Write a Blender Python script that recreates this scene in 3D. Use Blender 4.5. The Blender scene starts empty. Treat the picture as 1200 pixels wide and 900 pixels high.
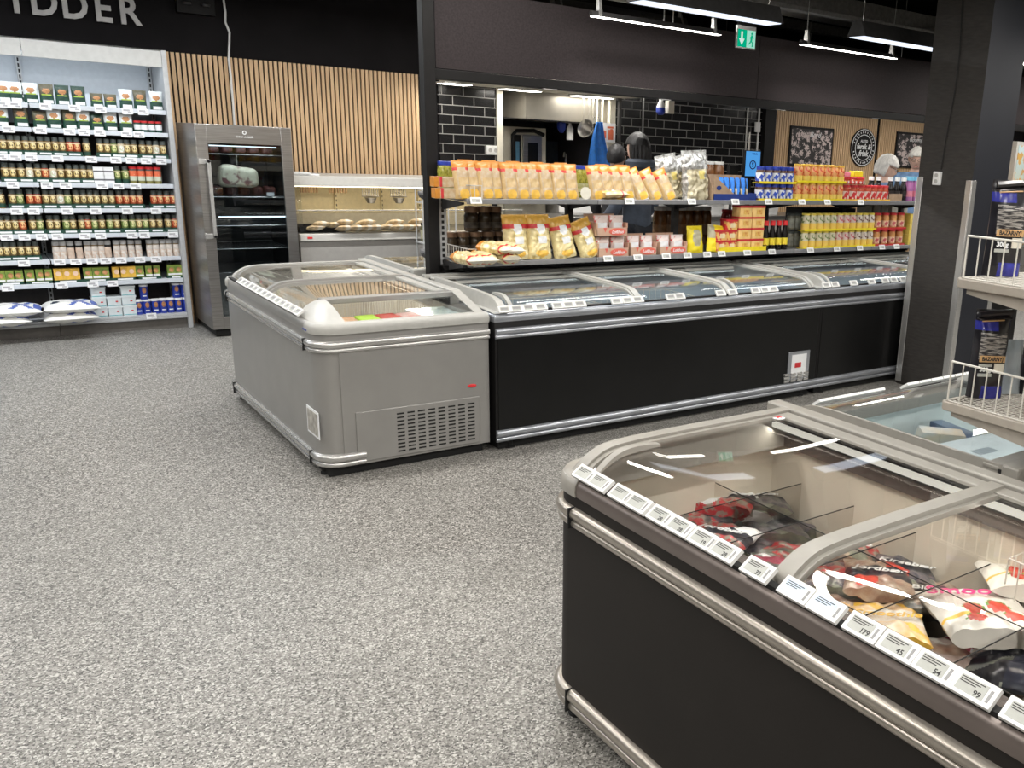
import bpy, math, random
from mathutils import Vector, Matrix
random.seed(7)
C = bpy.context.scene.collection
PI = math.pi
# ------------------------------------------------------------------ camera model (photo treated as 1200x900)
F_, PX_, PY_ = 1068.886, 811.237, 473.984
YAW, PITCH, ROLL = [math.radians(a) for a in (39.289, 15.582, -2.781)]
CAM = Vector((0, 0, 1.6))
fw = Vector((math.sin(YAW)*math.cos(PITCH), math.cos(YAW)*math.cos(PITCH), -math.sin(PITCH)))
r0 = Vector((math.cos(YAW), -math.sin(YAW), 0)); d0 = fw.cross(r0)
rt = r0*math.cos(ROLL) + d0*math.sin(ROLL)
dn = -r0*math.sin(ROLL) + d0*math.cos(ROLL)
def ray(x, y): return rt*((x-PX_)/F_) + dn*((y-PY_)/F_) + fw
def onY(x, y, Y): v = ray(x, y); return CAM + v*(Y/v.y)
def onX(x, y, X): v = ray(x, y); return CAM + v*(X/v.x)
def onZ(x, y, z): v = ray(x, y); return CAM + v*((z-1.6)/v.z)
def _lin(px, g):     # solve for t where the point g(t) (linear in t) is seen in column px
    k = (px-PX_)/F_
    h = lambda t: (g(t)-CAM).dot(rt) - k*(g(t)-CAM).dot(fw)
    a, b = h(0), h(1); return -a/(b-a)
def Xat(px, Y, z): return _lin(px, lambda t: Vector((t, Y, z)))
def Yat(px, X, z): return _lin(px, lambda t: Vector((X, t, z)))
cd = bpy.data.cameras.new('camera'); co = bpy.data.objects.new('camera', cd); C.objects.link(co)
co.matrix_world = Matrix(((rt.x, -dn.x, -fw.x, 0), (rt.y, -dn.y, -fw.y, 0), (rt.z, -dn.z, -fw.z, 1.6), (0, 0, 0, 1)))
cd.sensor_fit = 'HORIZONTAL'; cd.sensor_width = 36; cd.lens = 36*F_/1200
cd.shift_x = -(PX_-600)/1200; cd.shift_y = (PY_-450)/1200; cd.clip_start = .02
bpy.context.scene.camera = co

# ------------------------------------------------------------------ materials
MT = {}
def pm(name, col, rough=.5, metal=0, var=.06, scale=30, bump=0, col2=None, spec=.5, emit=None, es=1, coat=0, stretch=None, thr=None):
    if name in MT: return MT[name]
    m = bpy.data.materials.new(name); m.use_nodes = True; nt = m.node_tree; N = nt.nodes; L = nt.links
    b = N['Principled BSDF']; b.inputs['Roughness'].default_value = rough; b.inputs['Metallic'].default_value = metal
    b.inputs['Specular IOR Level'].default_value = spec
    if coat: b.inputs['Coat Weight'].default_value = coat; b.inputs['Coat Roughness'].default_value = .1
    tc = N.new('ShaderNodeTexCoord'); mp = N.new('ShaderNodeMapping'); L.new(tc.outputs['Object'], mp.inputs[0])
    if stretch: mp.inputs['Scale'].default_value = stretch
    no = N.new('ShaderNodeTexNoise'); no.inputs['Scale'].default_value = scale; no.inputs['Detail'].default_value = 3; L.new(mp.outputs[0], no.inputs[0])
    cr = N.new('ShaderNodeValToRGB')
    c2 = col2 or tuple(max(0, c*(1-2*var)) for c in col); c1 = col if col2 else tuple(min(1, c*(1+var)) for c in col)
    a, z = thr or (.3, .7)
    cr.color_ramp.elements[0].position = a; cr.color_ramp.elements[1].position = z
    cr.color_ramp.elements[0].color = (*c2, 1); cr.color_ramp.elements[1].color = (*c1, 1)
    L.new(no.outputs['Fac'], cr.inputs[0]); L.new(cr.outputs[0], b.inputs['Base Color'])
    if bump:
        bp = N.new('ShaderNodeBump'); bp.inputs['Strength'].default_value = bump; bp.inputs['Distance'].default_value = .01
        L.new(no.outputs['Fac'], bp.inputs['Height']); L.new(bp.outputs[0], b.inputs['Normal'])
    if emit: b.inputs['Emission Color'].default_value = (*emit, 1); b.inputs['Emission Strength'].default_value = es
    MT[name] = m; return m
def glassm(name, tint=(1, 1, 1), refl=1.0, rough=.0, ior=1.5):
    m = bpy.data.materials.new(name); m.use_nodes = True; nt = m.node_tree; N = nt.nodes; L = nt.links
    N.remove(N['Principled BSDF']); out = N['Material Output']
    tr = N.new('ShaderNodeBsdfTransparent'); tr.inputs[0].default_value = (*tint, 1)
    gl = N.new('ShaderNodeBsdfGlossy'); gl.inputs['Roughness'].default_value = rough; gl.inputs[0].default_value = (1, 1, 1, 1)
    ge = N.new('ShaderNodeNewGeometry'); dt = N.new('ShaderNodeVectorMath'); dt.operation = 'DOT_PRODUCT'
    L.new(ge.outputs['Normal'], dt.inputs[0]); L.new(ge.outputs['Incoming'], dt.inputs[1])
    def mth(op, a, b=None):
        n = N.new('ShaderNodeMath'); n.operation = op
        for k, q in enumerate((a, b)):
            if q is None: continue
            if isinstance(q, (int, float)): n.inputs[k].default_value = q
            else: L.new(q, n.inputs[k])
        return n.outputs[0]
    c = mth('ABSOLUTE', dt.outputs['Value']); f0 = ((ior-1)/(ior+1))**2
    mu = N.new('ShaderNodeMath'); mu.operation = 'MULTIPLY'; mu.inputs[1].default_value = refl; mu.use_clamp = True
    L.new(mth('ADD', mth('MULTIPLY', mth('POWER', mth('SUBTRACT', 1, c), 5), 1-f0), f0), mu.inputs[0]); mx = N.new('ShaderNodeMixShader'); L.new(mu.outputs[0], mx.inputs[0])
    L.new(tr.outputs[0], mx.inputs[1]); L.new(gl.outputs[0], mx.inputs[2]); L.new(mx.outputs[0], out.inputs[0])
    MT[name] = m; return m
def floor_mat():
    m = bpy.data.materials.new('speckled_vinyl'); m.use_nodes = True; nt = m.node_tree; N = nt.nodes; L = nt.links
    b = N['Principled BSDF']; b.inputs['Roughness'].default_value = .42
    tc = N.new('ShaderNodeTexCoord')
    cols = []
    v = N.new('ShaderNodeTexVoronoi'); v.inputs['Scale'].default_value = 190; L.new(tc.outputs['Object'], v.inputs['Vector'])
    sep = N.new('ShaderNodeSeparateColor'); L.new(v.outputs['Color'], sep.inputs[0])
    cr = N.new('ShaderNodeValToRGB'); cr.color_ramp.interpolation = 'CONSTANT'
    pts = [(0, (.055, .052, .047)), (.13, (.14, .134, .12)), (.36, (.225, .217, .20)), (.64, (.315, .303, .28)), (.87, (.50, .485, .455))]
    e = cr.color_ramp.elements
    e[0].position = 0; e[0].color = (*pts[0][1], 1); e[1].position = pts[1][0]; e[1].color = (*pts[1][1], 1)
    for p, c in pts[2:]: q = e.new(p); q.color = (*c, 1)
    L.new(sep.outputs[0], cr.inputs[0])
    no = N.new('ShaderNodeTexNoise'); no.inputs['Scale'].default_value = 1.2; no.inputs['Detail'].default_value = 4; L.new(tc.outputs['Object'], no.inputs[0])
    mr = N.new('ShaderNodeMapRange'); mr.inputs[3].default_value = .82; mr.inputs[4].default_value = 1.04; L.new(no.outputs['Fac'], mr.inputs[0])
    mx = N.new('ShaderNodeMix'); mx.data_type = 'RGBA'; mx.blend_type = 'MULTIPLY'; mx.inputs[0].default_value = 1
    L.new(cr.outputs[0], mx.inputs[6]); L.new(mr.outputs[0], mx.inputs[7]); L.new(mx.outputs[2], b.inputs['Base Color'])
    return m
def tile_mat():
    m = bpy.data.materials.new('black_metro_tile'); m.use_nodes = True; nt = m.node_tree; N = nt.nodes; L = nt.links
    b = N['Principled BSDF']; b.inputs['Roughness'].default_value = .25
    tc = N.new('ShaderNodeTexCoord'); se = N.new('ShaderNodeSeparateXYZ'); cb = N.new('ShaderNodeCombineXYZ')
    L.new(tc.outputs['Object'], se.inputs[0])
    ad = N.new('ShaderNodeMath'); ad.operation = 'ADD'; L.new(se.outputs[0], ad.inputs[0]); L.new(se.outputs[1], ad.inputs[1])
    L.new(ad.outputs[0], cb.inputs[0]); L.new(se.outputs[2], cb.inputs[1])
    br = N.new('ShaderNodeTexBrick'); L.new(cb.outputs[0], br.inputs[0]); br.inputs['Scale'].default_value = 1
    br.inputs['Brick Width'].default_value = .225; br.inputs['Row Height'].default_value = .091; br.inputs['Mortar Size'].default_value = .0045
    br.inputs['Mortar Smooth'].default_value = 0
    br.inputs['Color1'].default_value = (.008, .008, .009, 1); br.inputs['Color2'].default_value = (.012, .012, .013, 1); br.inputs['Mortar'].default_value = (.22, .215, .205, 1)
    L.new(br.outputs[0], b.inputs['Base Color']); return m
def chalk_mat(name, base=(.03, .026, .028), ink=(.62, .52, .5), scale=16):
    m = bpy.data.materials.new(name); m.use_nodes = True; nt = m.node_tree; N = nt.nodes; L = nt.links
    b = N['Principled BSDF']; b.inputs['Roughness'].default_value = .6
    tc = N.new('ShaderNodeTexCoord')
    v = N.new('ShaderNodeTexVoronoi'); v.inputs['Scale'].default_value = scale; v.feature = 'SMOOTH_F1'; L.new(tc.outputs['Object'], v.inputs['Vector'])
    no = N.new('ShaderNodeTexNoise'); no.inputs['Scale'].default_value = scale*3.4; no.inputs['Detail'].default_value = 3; L.new(tc.outputs['Object'], no.inputs[0])
    cr = N.new('ShaderNodeValToRGB'); cr.color_ramp.elements[0].position = .5; cr.color_ramp.elements[1].position = .62
    cr.color_ramp.elements[0].color = (*base, 1); cr.color_ramp.elements[1].color = (*ink, 1)
    a = N.new('ShaderNodeMath'); a.operation = 'SUBTRACT'; a.inputs[0].default_value = 1.02; L.new(v.outputs['Distance'], a.inputs[1])
    mu = N.new('ShaderNodeMath'); mu.operation = 'MULTIPLY'; L.new(a.outputs[0], mu.inputs[0]); L.new(no.outputs['Fac'], mu.inputs[1])
    mu2 = N.new('ShaderNodeMath'); mu2.operation = 'MULTIPLY'; mu2.inputs[1].default_value = 1.75; L.new(mu.outputs[0], mu2.inputs[0])
    L.new(mu2.outputs[0], cr.inputs[0]); L.new(cr.outputs[0], b.inputs['Base Color']); MT[name] = m; return m
def lum(name, col, s):
    m = bpy.data.materials.new(name); m.use_nodes = True; nt = m.node_tree; N = nt.nodes; L = nt.links
    N.remove(N['Principled BSDF']); e = N.new('ShaderNodeEmission'); e.inputs[0].default_value = (*col, 1); e.inputs[1].default_value = s
    L.new(e.outputs[0], N['Material Output'].inputs[0]); MT[name] = m; return m
FLOOR = floor_mat(); TILE = tile_mat()
BLACKW = pm('matt_black_paint', (.0062, .0050, .0060), .75, var=.2, scale=4, spec=.2)
TAUPE = pm('taupe_grey_plastic', (.31, .295, .265), .36, var=.03)
FASCIA = pm('dark_brown_grey_board', (.031, .0245, .026), .7, var=.12, scale=90, bump=.05, spec=.2)
FRAMEB = pm('black_frame_paint', (.0075, .0068, .007), .55, var=.1, spec=.25)
CEIL = pm('black_ceiling_paint', (.006, .006, .0065), .9, var=.2)
DUCT = pm('dark_grey_duct', (.030, .029, .029), .6, var=.15)
DUCTC = pm('ceiling_steel_grey', (.24, .235, .23), .6, var=.15)
OAK = pm('oak_veneer', (.74, .515, .30), .5, col2=(.60, .40, .225), scale=9, stretch=(6, 6, .5), bump=.03)
FELT = pm('black_felt', (.007, .006, .006), .95, var=.2)
SILVER = pm('silver_grey_lacquer', (.36, .352, .338), .36, metal=.5, var=.03, scale=6)
RIMG = pm('light_grey_plastic', (.43, .425, .40), .36, var=.03)
ALU = pm('brushed_aluminium', (.56, .555, .54), .27, metal=.7, var=.05, scale=20, stretch=(1, 1, 30))
ALUB = pm('cool_aluminium_trim', (.44, .46, .50), .3, metal=.7, var=.04, scale=20)
ALUW = pm('warm_champagne_aluminium', (.40, .365, .32), .28, metal=.65, var=.04, scale=20)
RIMW = pm('brown_grey_anodised_front', (.165, .137, .125), .36, metal=.4, var=.05, scale=8)
CHARC = pm('charcoal_panel', (.0165, .014, .0125), .6, var=.06, scale=5, spec=.25)
GLBLK = pm('glossy_black_panel', (.006, .006, .0062), .28, var=.1, scale=5, spec=.3)
BAND = pm('black_band', (.006, .0055, .006), .6)
RUBB = pm('black_rubber', (.01, .01, .01), .8)
LINER = pm('warm_grey_liner', (.66, .60, .50), .6, var=.05, scale=5)
LINERW = pm('white_liner', (.74, .82, .82), .5, var=.03, scale=5)
WIREM = pm('pale_wire', (.62, .60, .55), .4, var=.02)
GLASS = glassm('clear_lid_glass', (.965, .97, .97), .9)
GLASSD = glassm('display_glass', (.95, .96, .96), .8)
GLASSC = glassm('cabinet_door_glass', (.74, .78, .80), .9)
PLEXI = glassm('clear_divider', (.93, .92, .91), .6)
FILM = glassm('clear_film', (.93, .93, .93), 1.6, .12)
WHITE = pm('white_plastic', (.78, .78, .77), .4, var=.02)
EPAPER = pm('grey_display_screen', (.45, .46, .43), .4, var=.05, scale=60)
EPAPERB = pm('bluish_display_screen', (.50, .60, .72), .3, var=.05, scale=60)
INK = pm('dark_ink', (.02, .02, .02), .6)
INKG = pm('grey_ink', (.3, .3, .3), .6)
PAPER = pm('white_paper', (.80, .81, .82), .6, var=.02)
STEEL = pm('brushed_steel', (.37, .355, .34), .3, metal=.9, var=.1, scale=14, stretch=(.4, .4, 14))
STEELH = pm('steel_hood', (.50, .47, .41), .36, metal=.75, var=.05, scale=6)
CREAM = pm('cream_paint', (.70, .66, .56), .6, var=.03)
SHELFG = pm('grey_shelf_steel', (.50, .51, .52), .45, metal=.2, var=.04)
SHELFL = pm('pale_blue_grey_steel', (.60, .64, .69), .5, var=.03)
SHELFB = pm('warm_grey_panel', (.60, .60, .58), .6, var=.03)
DARKB = pm('charcoal_back_panel', (.045, .04, .042), .6, var=.08)
BEIGE = pm('beige_shelf_steel', (.36, .325, .28), .45, var=.04)
RED = pm('red_print', (.55, .03, .035), .4)
REDB = pm('bright_red', (.75, .035, .04), .35)
BLUE = pm('deep_blue_print', (.02, .045, .33), .35, var=.1)
BLUEL = pm('bright_blue', (.03, .22, .75), .5, var=.1, bump=.1)
GREEND = pm('dark_green_card', (.012, .06, .04), .5, var=.1)
GREENL = pm('lime_green_print', (.38, .55, .06), .5, var=.15)
YELL = pm('yellow_card', (.85, .68, .02), .4, var=.04)
YOLK = pm('golden_print', (.80, .48, .07), .4, var=.1)
SKIN = pm('skin', (.66, .43, .34), .5, var=.08)
WHAIR = pm('white_hair', (.72, .70, .66), .7, var=.1, scale=60, bump=.4, stretch=(1, 1, .3))
DHAIR = pm('black_hair', (.012, .011, .012), .5, var=.3, scale=80, bump=.5, stretch=(2, 2, .2))

# ------------------------------------------------------------------ mesh builder
class MB:
    def __init__(s): s.v = []; s.f = []; s.m = []
    def add(s, vs, fs, mi=0):
        o = len(s.v); s.v += [tuple(v) for v in vs]
        for i, f in enumerate(fs): s.f.append(tuple(o+k for k in f)); s.m.append(mi[i] if isinstance(mi, list) else mi)
        return s
    def box(s, x0, x1, y0, y1, z0, z1, mi=0):
        if x1 < x0: x0, x1 = x1, x0
        if y1 < y0: y0, y1 = y1, y0
        return s.add([(x, y, z) for z in (z0, z1) for y in (y0, y1) for x in (x0, x1)],
              [(0, 2, 3, 1), (4, 5, 7, 6), (0, 1, 5, 4), (2, 6, 7, 3), (0, 4, 6, 2), (1, 3, 7, 5)], mi)
    def obox(s, c, ax, ay, az, mi=0):   # oriented box from centre and half-axes
        c, ax, ay, az = map(Vector, (c, ax, ay, az))
        return s.add([c+ax*i+ay*j+az*k for k in (-1, 1) for j in (-1, 1) for i in (-1, 1)],
              [(0, 2, 3, 1), (4, 5, 7, 6), (0, 1, 5, 4), (2, 6, 7, 3), (0, 4, 6, 2), (1, 3, 7, 5)], mi)
    def prism(s, poly, ext, mi=0):      # poly: 3-D points, ext: vector
        n = len(poly); e = Vector(ext); P = [Vector(p) for p in poly]
        return s.add(P+[p+e for p in P], [tuple(range(n))[::-1], tuple(range(n, 2*n))]+[(i, (i+1) % n, n+(i+1) % n, n+i) for i in range(n)], mi)
    def lathe(s, prof, n=16, c=(0, 0, 0), mis=None, a0=0, sy=1):
        vs = []; 
        for r, z in prof:
            for k in range(n): a = a0+2*PI*k/n; vs.append((c[0]+r*math.cos(a), c[1]+sy*r*math.sin(a), c[2]+z))
        fs = []; ms = []
        for i in range(len(prof)-1):
            for k in range(n): fs.append((i*n+k, i*n+(k+1) % n, (i+1)*n+(k+1) % n, (i+1)*n+k)); ms.append(mis[i] if mis else 0)
        if prof[0] != prof[-1]:
            fs.append(tuple(range(n))[::-1]); ms.append(mis[0] if mis else 0)
            fs.append(tuple(range((len(prof)-1)*n, len(prof)*n))); ms.append(mis[-1] if mis else 0)
        return s.add(vs, fs, ms)
    def tube(s, pts, r, mi=0, n=8, closed=False):
        P = [Vector(p) for p in pts]; vs = []; N = len(P); up = None
        for i, p in enumerate(P):
            t = (P[(i+1) % N if closed else min(i+1, N-1)]-P[(i-1) if closed else max(i-1, 0)]).normalized()
            if up is None: up = Vector((0, 0, 1)) if abs(t.z) < .9 else Vector((1, 0, 0))
            a = t.cross(up); a = a.normalized() if a.length > 1e-6 else Vector((1, 0, 0)); b = a.cross(t).normalized(); up = b
            for k in range(n): q = 2*PI*k/n; vs.append(p+a*r*math.cos(q)+b*r*math.sin(q))
        fs = [(i*n+k, i*n+(k+1) % n, ((i+1) % N)*n+(k+1) % n, ((i+1) % N)*n+k) for i in range(N if closed else N-1) for k in range(n)]
        if not closed: fs += [tuple(range(n))[::-1], tuple(range((N-1)*n, N*n))]
        return s.add(vs, fs, mi)
    def grid(s, fn, nu, nv, mf=None, flip=False):
        vs = [fn(i/nu, j/nv) for j in range(nv+1) for i in range(nu+1)]; fs = []; ms = []
        for j in range(nv):
            for i in range(nu):
                a = j*(nu+1)+i; q = (a, a+1, a+nu+2, a+nu+1); fs.append(q[::-1] if flip else q)
                ms.append(mf((i+.5)/nu, (j+.5)/nv) if mf else 0)
        return s.add(vs, fs, ms)
    def sweep(s, path, prof, closed=False, mi=0, cap=True):   # path [(x,y)], prof [(out,z)] closed loop
        n = len(path); m = len(prof); vs = []
        for i in range(n):
            p = Vector(path[i]).to_2d(); 
            a = Vector(path[i-1]).to_2d() if (i > 0 or closed) else None; b = Vector(path[(i+1) % n]).to_2d() if (i < n-1 or closed) else None
            t1 = (p-a).normalized() if a is not None else None; t2 = (b-p).normalized() if b is not None else None
            t1 = t1 or t2; t2 = t2 or t1
            n1 = Vector((t1.y, -t1.x)); n2 = Vector((t2.y, -t2.x)); nn = (n1+n2).normalized(); nn = nn/max(.5, nn.dot(n1))
            for o, z in prof: vs.append((p.x+nn.x*o, p.y+nn.y*o, z))
        fs = [(i*m+k, ((i+1) % n)*m+k, ((i+1) % n)*m+(k+1) % m, i*m+(k+1) % m) for i in range(n if closed else n-1) for k in range(m)]
        if not closed and cap: fs += [tuple(range(m)), tuple(range((n-1)*m, n*m))[::-1]]
        return s.add(vs, fs, mi)
    def build(s, name, mats, parent=None, bevel=0, smooth=True, loc=None, angle=35, bseg=2):
        me = bpy.data.meshes.new(name); me.from_pydata(s.v, [], s.f)
        if not isinstance(mats, (list, tuple)): mats = [mats]
        for m in mats: me.materials.append(m)
        me.polygons.foreach_set('material_index', s.m)
        if smooth:
            me.polygons.foreach_set('use_smooth', [True]*len(me.polygons)); me.update(); me.set_sharp_from_angle(angle=math.radians(angle))
        o = bpy.data.objects.new(name, me); C.objects.link(o)
        if parent is not None: o.parent = parent
        if loc is not None: o.location = loc
        if bevel:
            b = o.modifiers.new('bevel', 'BEVEL'); b.width = bevel; b.segments = bseg; b.limit_method = 'ANGLE'; b.angle_limit = math.radians(40)
        return o
def tag(o, label=None, cat=None, group=None, kind=None):
    if label: o['label'] = label
    if cat: o['category'] = cat
    if group: o['group'] = group
    if kind: o['kind'] = kind
    return o
def thing(name, label, cat, loc=(0, 0, 0), rz=0, group=None):
    o = bpy.data.objects.new(name, None); C.objects.link(o); o.location = loc; o.rotation_euler = (0, 0, rz); o.empty_display_size = .1
    return tag(o, label, cat, group)
def struct(o): o['kind'] = 'structure'; return o
KIDS = {}
def dup(root, loc, rz=None, label=None, group=None, rot=None, scale=None):
    r = root.copy(); C.objects.link(r); r.location = loc
    if rz is not None: r.rotation_euler = (0, 0, rz)
    if rot is not None: r.rotation_euler = rot
    if scale is not None: r.scale = scale if isinstance(scale, (tuple, list)) else (scale,)*3
    if label: r['label'] = label
    if group: r['group'] = group
    for ch in list(root.children):
        c = ch.copy(); C.objects.link(c); c.parent = r
        for g in ch.children: d = g.copy(); C.objects.link(d); d.parent = c
    return r
class Proto:          # first call places the original, later calls place copies
    def __init__(s, o): s.o = o; s.used = False
    def put(s, loc, rz=0, label=None, group=None, rot=None, scale=None):
        if not s.used:
            s.used = True; o = s.o; o.location = loc; o.rotation_euler = rot if rot is not None else (0, 0, rz)
            if scale is not None: o.scale = scale if isinstance(scale, (tuple, list)) else (scale,)*3
            if label: o['label'] = label
            if group: o['group'] = group
            return o
        return dup(s.o, loc, rz, label, group, rot, scale if scale is not None else 1.0)
_ord = ['', 'first', 'second', 'third', 'fourth', 'fifth', 'sixth', 'seventh', 'eighth', 'ninth', 'tenth', 'eleventh', 'twelfth', 'thirteenth', 'fourteenth',
        'fifteenth', 'sixteenth', 'seventeenth', 'eighteenth', 'nineteenth', 'twentieth']
def ordw(n):
    if n <= 20: return _ord[n]
    t = {2: 'twenty', 3: 'thirty'}[n//10]
    return t+'-'+_ord[n % 10] if n % 10 else {20: 'twentieth', 30: 'thirtieth'}[n]
def text(name, body, size, mat, parent=None, ext=.001, loc=(0, 0, 0), rot=(0, 0, 0), align='CENTER', shear=0, bold=0, sx=1):
    cu = bpy.data.curves.new(name, 'FONT'); cu.body = body; cu.size = size; cu.extrude = ext; cu.align_x = align; cu.align_y = 'CENTER'; cu.shear = shear; cu.offset = bold
    cu.resolution_u = 3
    t = bpy.data.objects.new(name, cu); C.objects.link(t)
    dg = bpy.context.evaluated_depsgraph_get(); me = bpy.data.meshes.new_from_object(t.evaluated_get(dg)); bpy.data.objects.remove(t); me.name = name
    me.materials.clear(); me.materials.append(mat)
    o = bpy.data.objects.new(name, me); C.objects.link(o); o.location = loc; o.rotation_euler = rot; o.scale = (sx, 1, 1)
    if parent is not None: o.parent = parent
    return o
# ------------------------------------------------------------------ setting
WY = 8.85
struct(MB().box(-4, 14, -3.5, 10.5, -.05, 0).build('floor', FLOOR, smooth=False))
struct(MB().box(-4, 14, -3.5, 10.5, 3.25, 3.3).build('ceiling', CEIL, smooth=False))
struct(MB().box(-4, 4.52, WY, WY+.1, 0, 3.25).build('wall_back', BLACKW, smooth=False)); struct(MB().box(5.86, 14, WY, WY+.1, 0, 3.25).build('wall_back', BLACKW, smooth=False)); struct(MB().box(4.52, 5.86, WY, WY+.1, 2.62, 3.25).build('wall_back', BLACKW, smooth=False))
struct(MB().box(-4.1, -4, -3.5, 10.5, 0, 3.25).build('wall_left', BLACKW, smooth=False))
struct(MB().box(14, 14.1, -3.5, 10.5, 0, 3.25).build('wall_right', BLACKW, smooth=False))
struct(MB().box(-4, 14, -3.6, -3.5, 0, 3.25).build('wall_front', CREAM, smooth=False))
# kitchen recess behind the wall opening
struct(MB().box(4.42, 4.52, WY+.1, 10.3, 0, 2.62).box(5.86, 5.96, WY+.1, 10.3, 0, 2.62).box(4.42, 5.96, 10.3, 10.4, 0, 2.62).box(4.42, 5.96, WY+.1, 10.3, 2.62, 2.7).build('wall_recess', DARKB, smooth=False))
# tiled wall faces (thick boards standing on the wall)
struct(MB().box(3.86, 4.47, WY-.03, WY, 0, 2.6).build('wall_tiles_left', TILE, smooth=False))
struct(MB().box(5.92, 8.12, WY-.03, WY, 0, 2.6).build('wall_tiles_right', TILE, smooth=False))
struct(MB().box(4.47, 4.53, WY-.06, WY+.1, 0, 2.6).box(5.84, 5.90, WY-.06, WY+.1, 0, 2.6).build('trim_1', CREAM, smooth=False))
struct(MB().box(6.275, 6.295, WY-.045, WY-.03, 0, 2.6).build('trim_2', ALU, smooth=False))
struct(MB().box(8.12, 8.30, WY-.1, WY, 0, 2.9).build('trim_3', FRAMEB, smooth=False))
struct(MB().box(3.87, 5.95, 7.3, WY-.035, 2.105, 2.16).build('ceiling_kitchen_left', CREAM, smooth=False)); struct(MB().box(5.96, 13, 5.5, WY-.06, 2.40, 2.46).build('ceiling_kitchen_right', BLACKW, smooth=False))
# oak slat panels
def slats(name, x0, x1, z0, z1, label):
    t = thing(name, label, 'slat panel', ((x0+x1)/2, WY-.03, z0))
    m = MB().box(x0, x1, WY-.009, WY-.001, z0, z1); o = m.build('felt_backing', FELT, t, smooth=False); o.location = (-(x0+x1)/2, -(WY-.03), -z0)
    m = MB(); x = x0+.006
    while x < x1-.027: m.box(x, x+.026, WY-.028, WY-.009, z0, z1); x += .0395
    o = m.build('oak_slats', OAK, t, smooth=False); o.location = (-(x0+x1)/2, -(WY-.03), -z0)
    return t
slats('slat_panel', 1.535, 3.70, 0, 2.165, 'vertical oak slat wall panel with black gaps behind the meat fridge and deli case')
slats('slat_panel', 8.31, 10.34, 0, 2.39, 'oak slat wall panel carrying the round sign, right of the tiles')
slats('slat_panel', 10.38, 13.2, 0, 2.39, 'farthest oak slat wall panel behind the white-haired shoppers')

# ---- header over the serving counter, its post and frame
HY = 5.28
t = thing('header_fascia', 'long dark brown fascia board above the serving opening', 'fascia', (4.6, HY, 1.97))
def under(t, m, name, mat, **k):
    o = m.build(name, mat, t, **k); o.location = -Vector(t.location); return o
under(t, MB().box(2.30, 4.79, HY, HY+.04, 1.985, 2.42), 'fascia_panel', FASCIA, smooth=False)
under(t, MB().box(4.796, 9.4, HY, HY+.04, 1.985, 2.42), 'fascia_panel', FASCIA, smooth=False)
under(t, MB().box(2.28, 9.4, HY-.002, HY+.10, 1.925, 1.982), 'bottom_beam', FRAMEB, bevel=.004)
m = MB()
for x in (3.0, 3.9, 5.0, 6.1): m.box(x, x+.1, HY+.0, HY+.02, 1.921, 1.925)
under(t, m, 'slot_vent', ALU, smooth=False)
t = thing('steel_post', 'square black post standing behind the grey chest freezer', 'post', (2.245, HY, 0))
under(t, MB().box(2.215, 2.285, HY-.03, HY+.04, 0, 3.2), 'post_shaft', FRAMEB, bevel=.003)
under(t, MB().box(2.20, 2.30, HY-.045, HY+.055, 0, .012), 'base_plate', FRAMEB)

# ---- column
t = thing('square_column', 'black painted square column with pale corner guards', 'column', (5.56, 3.94, 0))
cx0, cx1, cy0, cy1 = 5.356, 5.765, 3.72, 4.165
COLM = pm('column_black_paint', (.031, .0275, .0245), .6, var=.16, scale=14, bump=.12, stretch=(1, 1, 5))
COLN = pm('column_blue_black_face', (.011, .0125, .019), .5, var=.05, scale=5)  # darker, bluer colour for one face of the shaft
m = MB().box(cx0, cx1, cy0, cy1, 0, 3.25)
m.m = [1 if i == 2 else 0 for i in range(6)]
under(t, m, 'shaft', [COLM, COLN], smooth=False)
for (x, y, sx, sy) in ((cx0, cy0, 1, 1), (cx0, cy1, 1, -1), (cx1, cy0, -1, 1)):
    m = MB().box(x-.006*sx, x+.045*sx, y-.006*sy, y, 0.02, 1.49).box(x-.006*sx, x, y, y+.045*sy, 0.02, 1.49)
    under(t, m, 'corner_guard', ALU, bevel=.002)
pts = [(cx0-.006, 3.955+.02*math.sin(i*.7), 3.2-i*.15) for i in range(12)]
tag(MB().tube(pts, .004, n=6).build('cable', RUBB), 'thin dark cable clipped down the column face above its socket', 'cable')
o = MB().box(cx0-.032, cx0, 3.965, 4.02, 1.445, 1.535).build('wall_socket', WHITE, bevel=.004)
tag(o, 'white double wall socket mounted on the black column', 'socket')
for z in (1.47, 1.51): MB().lathe([(.014, 0), (.014, .003), (.011, .003), (.011, .001)], 14).build('socket_face', pm('socket_grey', (.45, .44, .42), .5), o)
for c, z in zip(o.children, (1.47, 1.51)): c.location = (cx0-.0325, 3.99, z); c.rotation_euler = (0, -PI/2, 0)

# ---- white cord hanging at the slat wall
pts = []
for (x, y) in ((262, 0), (264, 14), (264, 26), (269, 38), (268.5, 55), (268, 70), (270.5, 90), (271.5, 105), (273, 120), (274.5, 143)): pts.append(onY(x, y, WY-.06))
pts = [pts[0]+Vector((0, 0, .75))]+pts+[pts[-1]-Vector((0, 0, .5))]
tag(MB().tube(pts, .009, n=8).build('electric_flex', WHITE), 'white cord hanging down in front of the oak slats above the fridge', 'cord')
# ---- dark wall box with two lamps at top left
p = onY(229, 9, WY-.05)
t = thing('wall_spotlight_box', 'black recessed twin spotlight box high on the dark wall', 'lamp', (p.x, WY-.06, p.z-.05))
under(t, MB().box(p.x-.14, p.x+.14, WY-.08, WY, p.z-.05, p.z+.2), 'housing', FRAMEB, bevel=.004)
for dx in (-.07, .07): under(t, MB().lathe([(.035, -.02), (.035, .0), (.02, .01)], 14, (p.x+dx, WY-.09, p.z+.03)), 'lamp_head', DUCT)

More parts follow.
